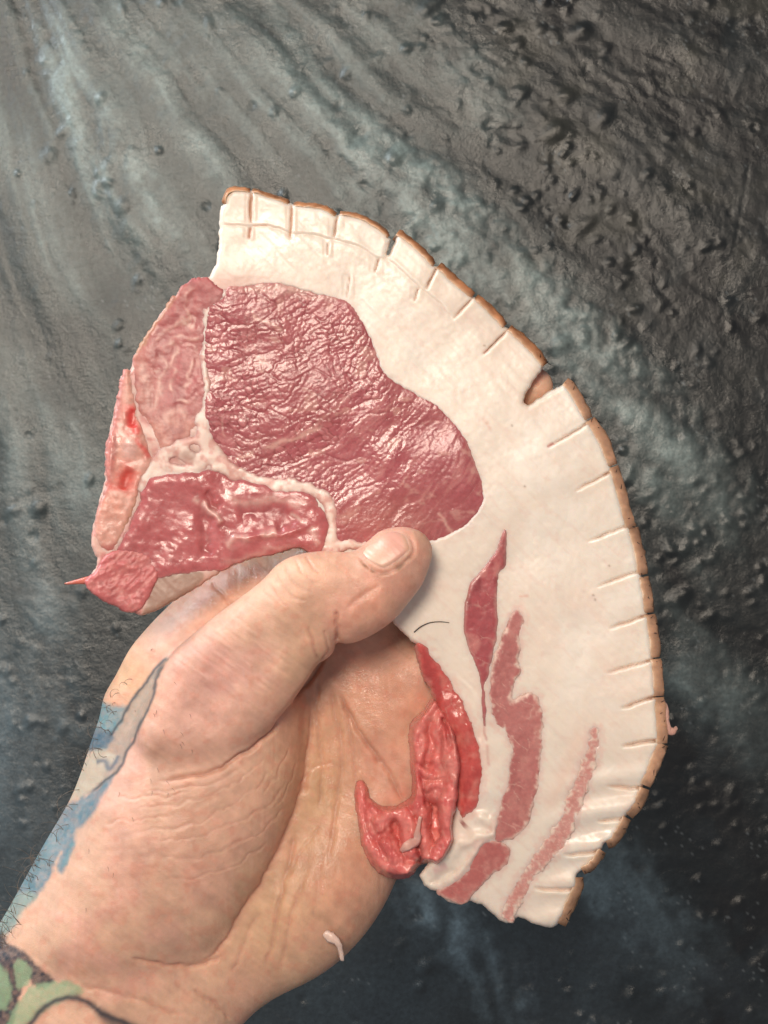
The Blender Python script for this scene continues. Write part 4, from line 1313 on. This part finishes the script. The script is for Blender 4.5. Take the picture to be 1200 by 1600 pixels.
# thin spike of meat at its corner
def ribbon(name, pts, ws, hs, mat, col, n=7, sub=4, parent=None, wob=1.0, seed=1):
    """a tapering solid strand along px points (x, y, z)"""
    P = smooth_poly(pts, sub, False)
    W = np.interp(np.linspace(0, 1, len(P)), np.linspace(0, 1, len(ws)), ws)
    Hh = np.interp(np.linspace(0, 1, len(P)), np.linspace(0, 1, len(hs)), hs)
    V, F = [], []
    r = random.Random(seed)
    for i, p in enumerate(P):
        t = P[min(i + 1, len(P) - 1)] - P[max(i - 1, 0)]
        t = t / (np.linalg.norm(t) + 1e-9)
        a = np.cross(t, [0, 0, 1.0]); a /= np.linalg.norm(a) + 1e-9
        b = np.cross(a, t)
        for k in range(n):
            an = 2 * math.pi * k / n
            V.append(p + a * (W[i] * math.cos(an) + r.uniform(-wob, wob) * 0.3) + b * (Hh[i] * math.sin(an) + r.uniform(-wob, wob) * 0.3))
    for i in range(len(P) - 1):
        for k in range(n):
            F.append((i * n + k, i * n + (k + 1) % n, (i + 1) * n + (k + 1) % n, (i + 1) * n + k))
    F.append(tuple(range(n))[::-1])
    F.append(tuple(range((len(P) - 1) * n, len(P) * n)))
    V = np.array(V)
    return put(name, world(*V.T), F, mat, None, np.tile(np.array(col), (len(V), 1)))


under(ribbon('meat_shred', [(140, 906, -4), (120, 909, -6), (101, 912, -12)], [7, 4, 1], [5, 3, 1], M_WET, [0.52, 0.16, 0.12]), CHOP)

# ---- belly muscles
def belly_z(lift, r=7):
    def f(x, y, d):
        return zbase(x, y) - 0.7 + dome(d, r, lift * 0.75) + 0.5 * fbm(x / 16, y / 24, 92, 2) + 0.2 * fbm(x / 5, y / 5, 93, 2)
    return f


def belly_col(base, pale, dark, amp=0.5, streaks=0.6, seed=0, fr=0.85):
    def f(x, y, d, z):
        c = np.tile(np.array(base), (len(x), 1))
        c = mix(c, pale, amp * sstep(0.0, 0.9, fbm(x / 22, y / 22, 94 + seed, 4)))
        c = mix(c, dark, amp * sstep(0.1, 0.9, fbm(x / 16, y / 30, 97 + seed, 3)))
        w = worley(x / 30 + 0.4 * fbm(x / 20, y / 20, 99, 2), y / 34 - x / 70, 12 + seed)
        c = mix(c, [0.66, 0.40, 0.34], streaks * sstep(0.07, 0.0, w[1] - w[0]) * sstep(-0.1, 0.5, fbm(x / 30, y / 30, 101, 2)))
        return mix(c, [0.74, 0.54, 0.46], fr * sstep(-7, 1, d + 5 * fr * fbm(x / 7, y / 7, 102, 3)))
    return f


muscle('belly_muscle', 'lens', 1.8, belly_z(3.5), belly_col([0.38, 0.085, 0.095], [0.54, 0.22, 0.20], [0.24, 0.045, 0.05], 0.7, 0.4, 1, 0.3), M_WET, label='dark red lens of lean beside the thumb tip')
muscle('belly_muscle', 'strip', 1.8, belly_z(2.2), belly_col([0.44, 0.155, 0.145], [0.52, 0.23, 0.20], [0.36, 0.11, 0.105], 0.6, 0.6, 2), M_BELLY, label='long rosy strip of belly lean')
muscle('belly_muscle', 'tail', 1.8, belly_z(3), belly_col([0.44, 0.135, 0.125], [0.54, 0.24, 0.21], [0.36, 0.10, 0.095], 0.6, 0.2, 3, 0.6), M_BELLY, label='short rosy belly lean at the lower end')


def streak_col(x, y, d, z):
    c = np.tile(np.array([0.58, 0.28, 0.25]), (len(x), 1))
    w = worley(x / 9, y / 9, 15)
    c = mix(c, [0.70, 0.46, 0.38], 0.7 * sstep(0.12, 0.0, w[1] - w[0]))
    c = mix(c, [0.54, 0.22, 0.19], 0.6 * sstep(0, 0.8, fbm(x / 14, y / 14, 104, 3)))
    return mix(c, [0.75, 0.60, 0.51], 0.85 * sstep(-9, 1, d + 6 * fbm(x / 6, y / 6, 103, 3)))


muscle('belly_streak', 'streak', 1.8, belly_z(1.8, 6), streak_col, M_BELLY, label='thin pale pink streak near the rind')


def inner_z(x, y, d):
    return zbase(x, y) - 6 + dome(d, 16, 11) + 1.6 * fbm(x / 16, y / 28, 105, 2) + 0.35 * fbm(x / 5, y / 5, 106, 2)


muscle('belly_muscle', 'inner', 1.8, inner_z, belly_col([0.52, 0.095, 0.085], [0.58, 0.22, 0.18], [0.38, 0.05, 0.05], 0.6, 0.3, 4, 0.35), M_WET, label='bright red inner strip of belly lean')

# ---- seam of white connective tissue
def seam_z(x, y, d):
    return zbase(x, y) + 0.1 + dome(d, 12, 2.2) + 0.6 * fbm(x / 22, y / 22, 107, 2)


def seam_col(x, y, d, z):
    c = np.tile(np.array([0.73, 0.55, 0.48]), (len(x), 1))
    c = mix(c, [0.60, 0.30, 0.26], 0.85 * sstep(-0.1, 0.7, fbm(x / 13, y / 13, 108, 3)))
    c = mix(c, [0.54, 0.24, 0.21], 0.8 * sstep(-6, -0.5, d))
    c = mix(c, [0.36, 0.20, 0.16], 0.8 * np.exp(-(((x - 297) / 17) ** 2 + ((y - 712) / 10) ** 2) ** 1.5))
    return c


seam = relief('sinew', seam_sdf, (215, 455, 590, 872), 1.8, seam_z, lambda a, b: zbase(a, b) - 30, seam_col, M_FAT, False)
seam['label'] = 'white seam of sinew around the loin'
under(seam, CHOP)
print('muscles', time.time() - T0)

# ---- rind, one piece between every two score cuts
for i, (pts, wd) in enumerate(RIND):
    P = smooth_poly(pts, 6, False)
    nn = 16
    cum = np.concatenate([[0], np.cumsum(np.hypot(*(P[1:] - P[:-1]).T))])
    tt = np.linspace(0, cum[-1], nn)
    P = np.stack([np.interp(tt, cum, P[:, 0]), np.interp(tt, cum, P[:, 1])], 1)
    wd = wd * 0.85
    tg = np.gradient(P, axis=0)
    tg /= np.linalg.norm(tg, axis=1)[:, None]
    if i >= 8:
        P[0] -= tg[0] * 1.3; P[-1] += tg[-1] * 1.3
    nr = np.stack([tg[:, 1], -tg[:, 0]], 1)        # outwards
    prof = [(-wd - 10, -30), (-wd - 1, -7), (-wd, -1.0), (-wd * 0.85, -0.6), (-wd * 0.5, -3.0), (-1.5, -8), (0, -18), (0, -44), (-6, -62), (-wd - 12, -61)]
    V, C = [], []
    k = len(prof)
    for j in range(nn):
        e = min(j, nn - 1 - j)
        for q, (o_, zz) in enumerate(prof):
            jit = 1.7 * float(fbm(P[j, 0] / 9 + (q if q > 4 else 0) * 3, P[j, 1] / 9, 7, 3))
            end = ((2.5 if i < 8 else 1.4) if e == 0 else 0.5 if e == 1 else 0) * (1 if 2 <= q <= 7 else 0)
            pp = P[j] + nr[j] * (o_ + jit - end * 0.6)
            V.append((pp[0], pp[1], float(zbase(np.array(pp[0]), np.array(pp[1]))) + zz - end + 0.6 * jit))
            top = 1.0 if q <= 2 else 0.0
            lightb = 0.75 if i >= 8 else 0.15
            base = np.array([0.40, 0.165, 0.07]) * (1 - lightb) + np.array([0.50, 0.30, 0.20]) * lightb
            if i >= 17: base = np.array([0.34, 0.19, 0.115])
            c = base * (0.85 + 0.3 * TAB[i * 7 % 512, 11]) * (1 + 0.25 * float(fbm(P[j, 0] / 14, P[j, 1] / 14 + q * 0.5, 8, 2)))
            c = c * (1 - 0.2 * (e <= 1))
            if q <= 2: c = 0.2 * c + 0.8 * np.array([0.76, 0.58, 0.45])
            if q == 3: c = 0.45 * c + 0.55 * np.array([0.66, 0.42, 0.28])
            C.append(c)
    F = []
    for j in range(nn - 1):
        for q in range(k):
            F.append((j * k + q, (j + 1) * k + q, (j + 1) * k + (q + 1) % k, j * k + (q + 1) % k))
    F.append(tuple(range(k)))
    F.append(tuple(range((nn - 1) * k, nn * k))[::-1])
    V = np.array(V)
    o = put('rind', world(*V.T), F, M_RIND, None, np.clip(np.array(C), 0.01, 1))
    under(o, CHOP)

# short bristles left on the rind
BV, BF = [], []
rb = random.Random(11)
for pts, wd in RIND[7:]:
    P = smooth_poly(pts, 8, False)
    for q in range(4):
        i = rb.randrange(1, len(P) - 1)
        p, t = P[i], P[i + 1] - P[i - 1]
        t = t / np.linalg.norm(t)
        nr = np.array([t[1], -t[0]])
        o_ = rb.uniform(-0.6 * wd, 1)
        z0 = float(zbase(np.array(p[0]), np.array(p[1]))) - 5 - 4 * (o_ > -5)
        a = p + nr * o_
        dr = nr * rb.uniform(0.2, 1) + t * rb.uniform(-1, 1)
        L_ = rb.uniform(5, 12)
        b0 = len(BV)
        for k_, w_ in ((0, 0.7), (0.5, 0.6), (1, 0.25)):
            c_ = a + dr * L_ * k_
            zz = z0 + 3.5 * k_
            BV += [(c_[0] - w_, c_[1], zz), (c_[0] + w_, c_[1] - w_, zz), (c_[0], c_[1] + w_, zz + w_)]
        for k_ in range(2):
            for m_ in range(3):
                BF.append((b0 + k_ * 3 + m_, b0 + k_ * 3 + (m_ + 1) % 3, b0 + k_ * 3 + 3 + (m_ + 1) % 3, b0 + k_ * 3 + 3 + m_))
br = put('bristles', world(*np.array(BV).T), BF, M_HAIR, None)
br['kind'] = 'stuff'
under(br, CHOP)

# ---- loose crumpled muscle lying on the palm
LOOSE = [(677, 1090), (660, 1112), (642, 1128), (638, 1150), (640, 1183), (643, 1240), (632, 1252), (613, 1260), (593, 1257), (579, 1246), (575, 1228), (566, 1219), (556, 1222), (552, 1236), (554, 1263), (560, 1297), (567, 1330), (583, 1357), (610, 1373), (640, 1371), (654, 1354), (668, 1350), (684, 1354), (697, 1343),
         (711, 1317), (712, 1285), (718, 1263), (722, 1217), (722, 1183), (712, 1140), (694, 1104)]
LP = smooth_poly(LOOSE, 3)
LOBES = [([(706, 1148), (708, 1200), (702, 1250), (701, 1300), (686, 1342)], 24, 15, 14), ([(672, 1102), (656, 1150), (652, 1200), (654, 1262)], 20, 17, 8), ([(688, 1120), (690, 1180), (682, 1240)], 22, 20, 2),
         ([(562, 1232), (564, 1280), (576, 1320), (604, 1352), (640, 1358)], 10, 22, 0), ([(592, 1290), (606, 1270), (626, 1268), (640, 1290), (641, 1330)], 15, 18, 8), ([(606, 1320), (618, 1342)], 22, 22, 2),
         ([(662, 1268), (664, 1310), (674, 1346)], 15, 12, 10), ([(654, 1200), (672, 1212), (694, 1206)], 13, 12, 16), ([(648, 1140), (650, 1175)], 12, 10, 14), ([(664, 1232), (684, 1226), (700, 1232)], 11, 12, 17), ([(584, 1262), (600, 1300), (596, 1335)], 12, 14, 5)]
CREV = [([(660, 1195), (662, 1240), (668, 1265)], 3, 7), ([(655, 1300), (657, 1345)], 3.5, 9), ([(640, 1190), (665, 1192), (680, 1186)], 3, 4), ([(690, 1118), (700, 1150), (706, 1170)], 4, 12)]


def loose_z(x, y, d):
    z = np.clip(FRONT(x, y), -105, -75)
    z = z + 2 + dome(d, 27, 40) + 0.14 * (x - 640)
    top = np.full(x.shape, -999.0)
    wx, wy = x + 4 * fbm(x / 22, y / 22, 118, 2), y + 4 * fbm(x / 22, y / 22, 119, 2)
    for pts, ra, rb, lift in LOBES:
        P = smooth_poly(pts, 5, False)
        dd, t, _ = line_dist(wx, wy, P)
        rr = (ra + (rb - ra) * t) * 0.95
        v = np.where(dd < rr, -72 + 1.5 * lift + 0.22 * (x - 640) + 2.3 * np.sqrt(np.maximum(rr * rr - dd * dd, 0)), -999)
        hh = np.clip(0.5 + 0.5 * (v - top) / 2.0, 0, 1)
        top = top * (1 - hh) + v * hh + 2.0 * hh * (1 - hh)
    edge = sstep(0, -9, d)
    z = np.maximum(z, np.where(top > -200, z + (top - z) * edge, z))
    for pts, wd, am in CREV:
        z -= am * stroke(x, y, pts, wd, 4, 0.2, 2, None, 4)
    z += 1.8 * fbm(x / 11, y / 15, 113, 3) + 3.2 * (0.5 - np.abs(fbm((x + 3 * fbm(y / 20, x / 20, 124, 2)) / 13, y / 34, 123, 2))) + 0.7 * fbm(x / 4, y / 14, 122, 2) + 0.6 * fbm(x / 4.5, y / 4.5, 114, 2)
    return z


def loose_col(x, y, d, z):
    c = np.tile(np.array([0.68, 0.195, 0.175]), (len(x), 1))
    c = mix(c, [0.64, 0.23, 0.19], 0.6 * sstep(-0.1, 0.8, fbm(x / 16, y / 16, 115, 3)))
    c = mix(c, [0.50, 0.085, 0.085], 0.6 * sstep(0.0, 0.8, fbm(x / 24, y / 24, 116, 3)))
    for pts, wd, am in CREV:
        c = mix(c, [0.38, 0.04, 0.045], 0.5 * stroke(x, y, pts, wd, 4, 0.2, 2, None, 4))
    c = mix(c, [0.66, 0.28, 0.24], 0.45 * sstep(0.25, 0.8, fbm(x / 9, y / 22, 120, 4)))
    c = mix(c, [0.56, 0.10, 0.10], 0.5 * sstep(0.2, 0.8, fbm(x / 7, y / 12, 121, 3)))
    for pts in ([(684, 1350), (697, 1338), (708, 1312)], [(655, 1340), (668, 1352), (684, 1353)], [(640, 1140), (660, 1115)]):
        c = mix(c, [0.64, 0.30, 0.26], 0.7 * stroke(x, y, pts, 3, 4, 0.2))
    return c


loose = relief('loose_muscle', lambda X, Y: poly_sdf(X, Y, LP) + 1.2 * fbm(X / 9, Y / 9, 117, 3), (545, 1082, 730, 1382), 1.7, loose_z,
               lambda a, b: np.clip(FRONT(a, b), -112, -80) - 6, loose_col, M_WET, True, -3)
loose['label'] = 'bright red crumpled loose muscle lying on the palm'
under(loose, CHOP)
zl = lambda px, py: float(loose_z(np.array([px]), np.array([py]), np.array([-40.0]))[0])
under(ribbon('sinew_strand', [(657, 1276, zl(657, 1276) + 8), (653, 1296, zl(653, 1296) + 9), (650, 1312, zl(650, 1312) + 8), (636, 1322, zl(636, 1322) + 6), (626, 1330, zl(626, 1330) + 2)], [2.5, 4, 9, 8, 3], [2, 2.5, 3, 2.5, 1.5], M_FAT, [0.66, 0.36, 0.31]), CHOP)
print('loose', time.time() - T0)

# ------------------------------------------------------------------ small loose things
def fz(px, py):
    a = np.array([float(px)]); b = np.array([float(py)])
    return float(fat_z(a, b, np.array([-30.0]))[0])


h = ribbon('hair', [(647, 988, fz(647, 988) + 1), (658, 979, fz(658, 979) + 2), (672, 973, fz(672, 973) + 1.8), (688, 971.5, fz(688, 971) + 1.6), (702, 973, fz(702, 973) + 1.2)], [1.0, 1.0, 0.8, 0.7, 0.5], [1.0, 1.0, 0.8, 0.7, 0.5], M_HAIR, [0, 0, 0], 5, 4, None, 0)
tag(h, 'short dark curved hair lying on the white fat below the thumb tip', 'hair')
s1 = ribbon('fat_scrap', [(506, 1458, float(FRONT(506, 1458)) + 2), (516, 1464, float(FRONT(510, 1458)) + 4), (527, 1472, float(FRONT(510, 1458)) + 4), (532, 1485, float(FRONT(510, 1458)) - 4), (535, 1501, float(FRONT(510, 1458)) - 12)], [5, 9, 6, 4, 3], [2.5, 3.5, 3, 2.5, 2], M_FAT, [0.74, 0.50, 0.43], 8, 4, None, 2.5, 4)
tag(s1, 'small pinkish white scrap of fat stuck to the heel of the hand', 'meat scrap')
s2 = ribbon('meat_scrap', [(1036, 1096, -22), (1041, 1108, -18), (1042, 1124, -18), (1044, 1140, -20), (1052, 1142, -22), (1057, 1136, -26)], [3, 4, 4, 7, 6, 2], [3, 4, 4, 5, 4, 2], M_FAT, [0.62, 0.33, 0.27], 8, 4, None, 2.5, 6)
tag(s2, 'small curled pink scrap of meat clinging to the brown rind edge', 'meat scrap')
print('done', time.time() - T0)
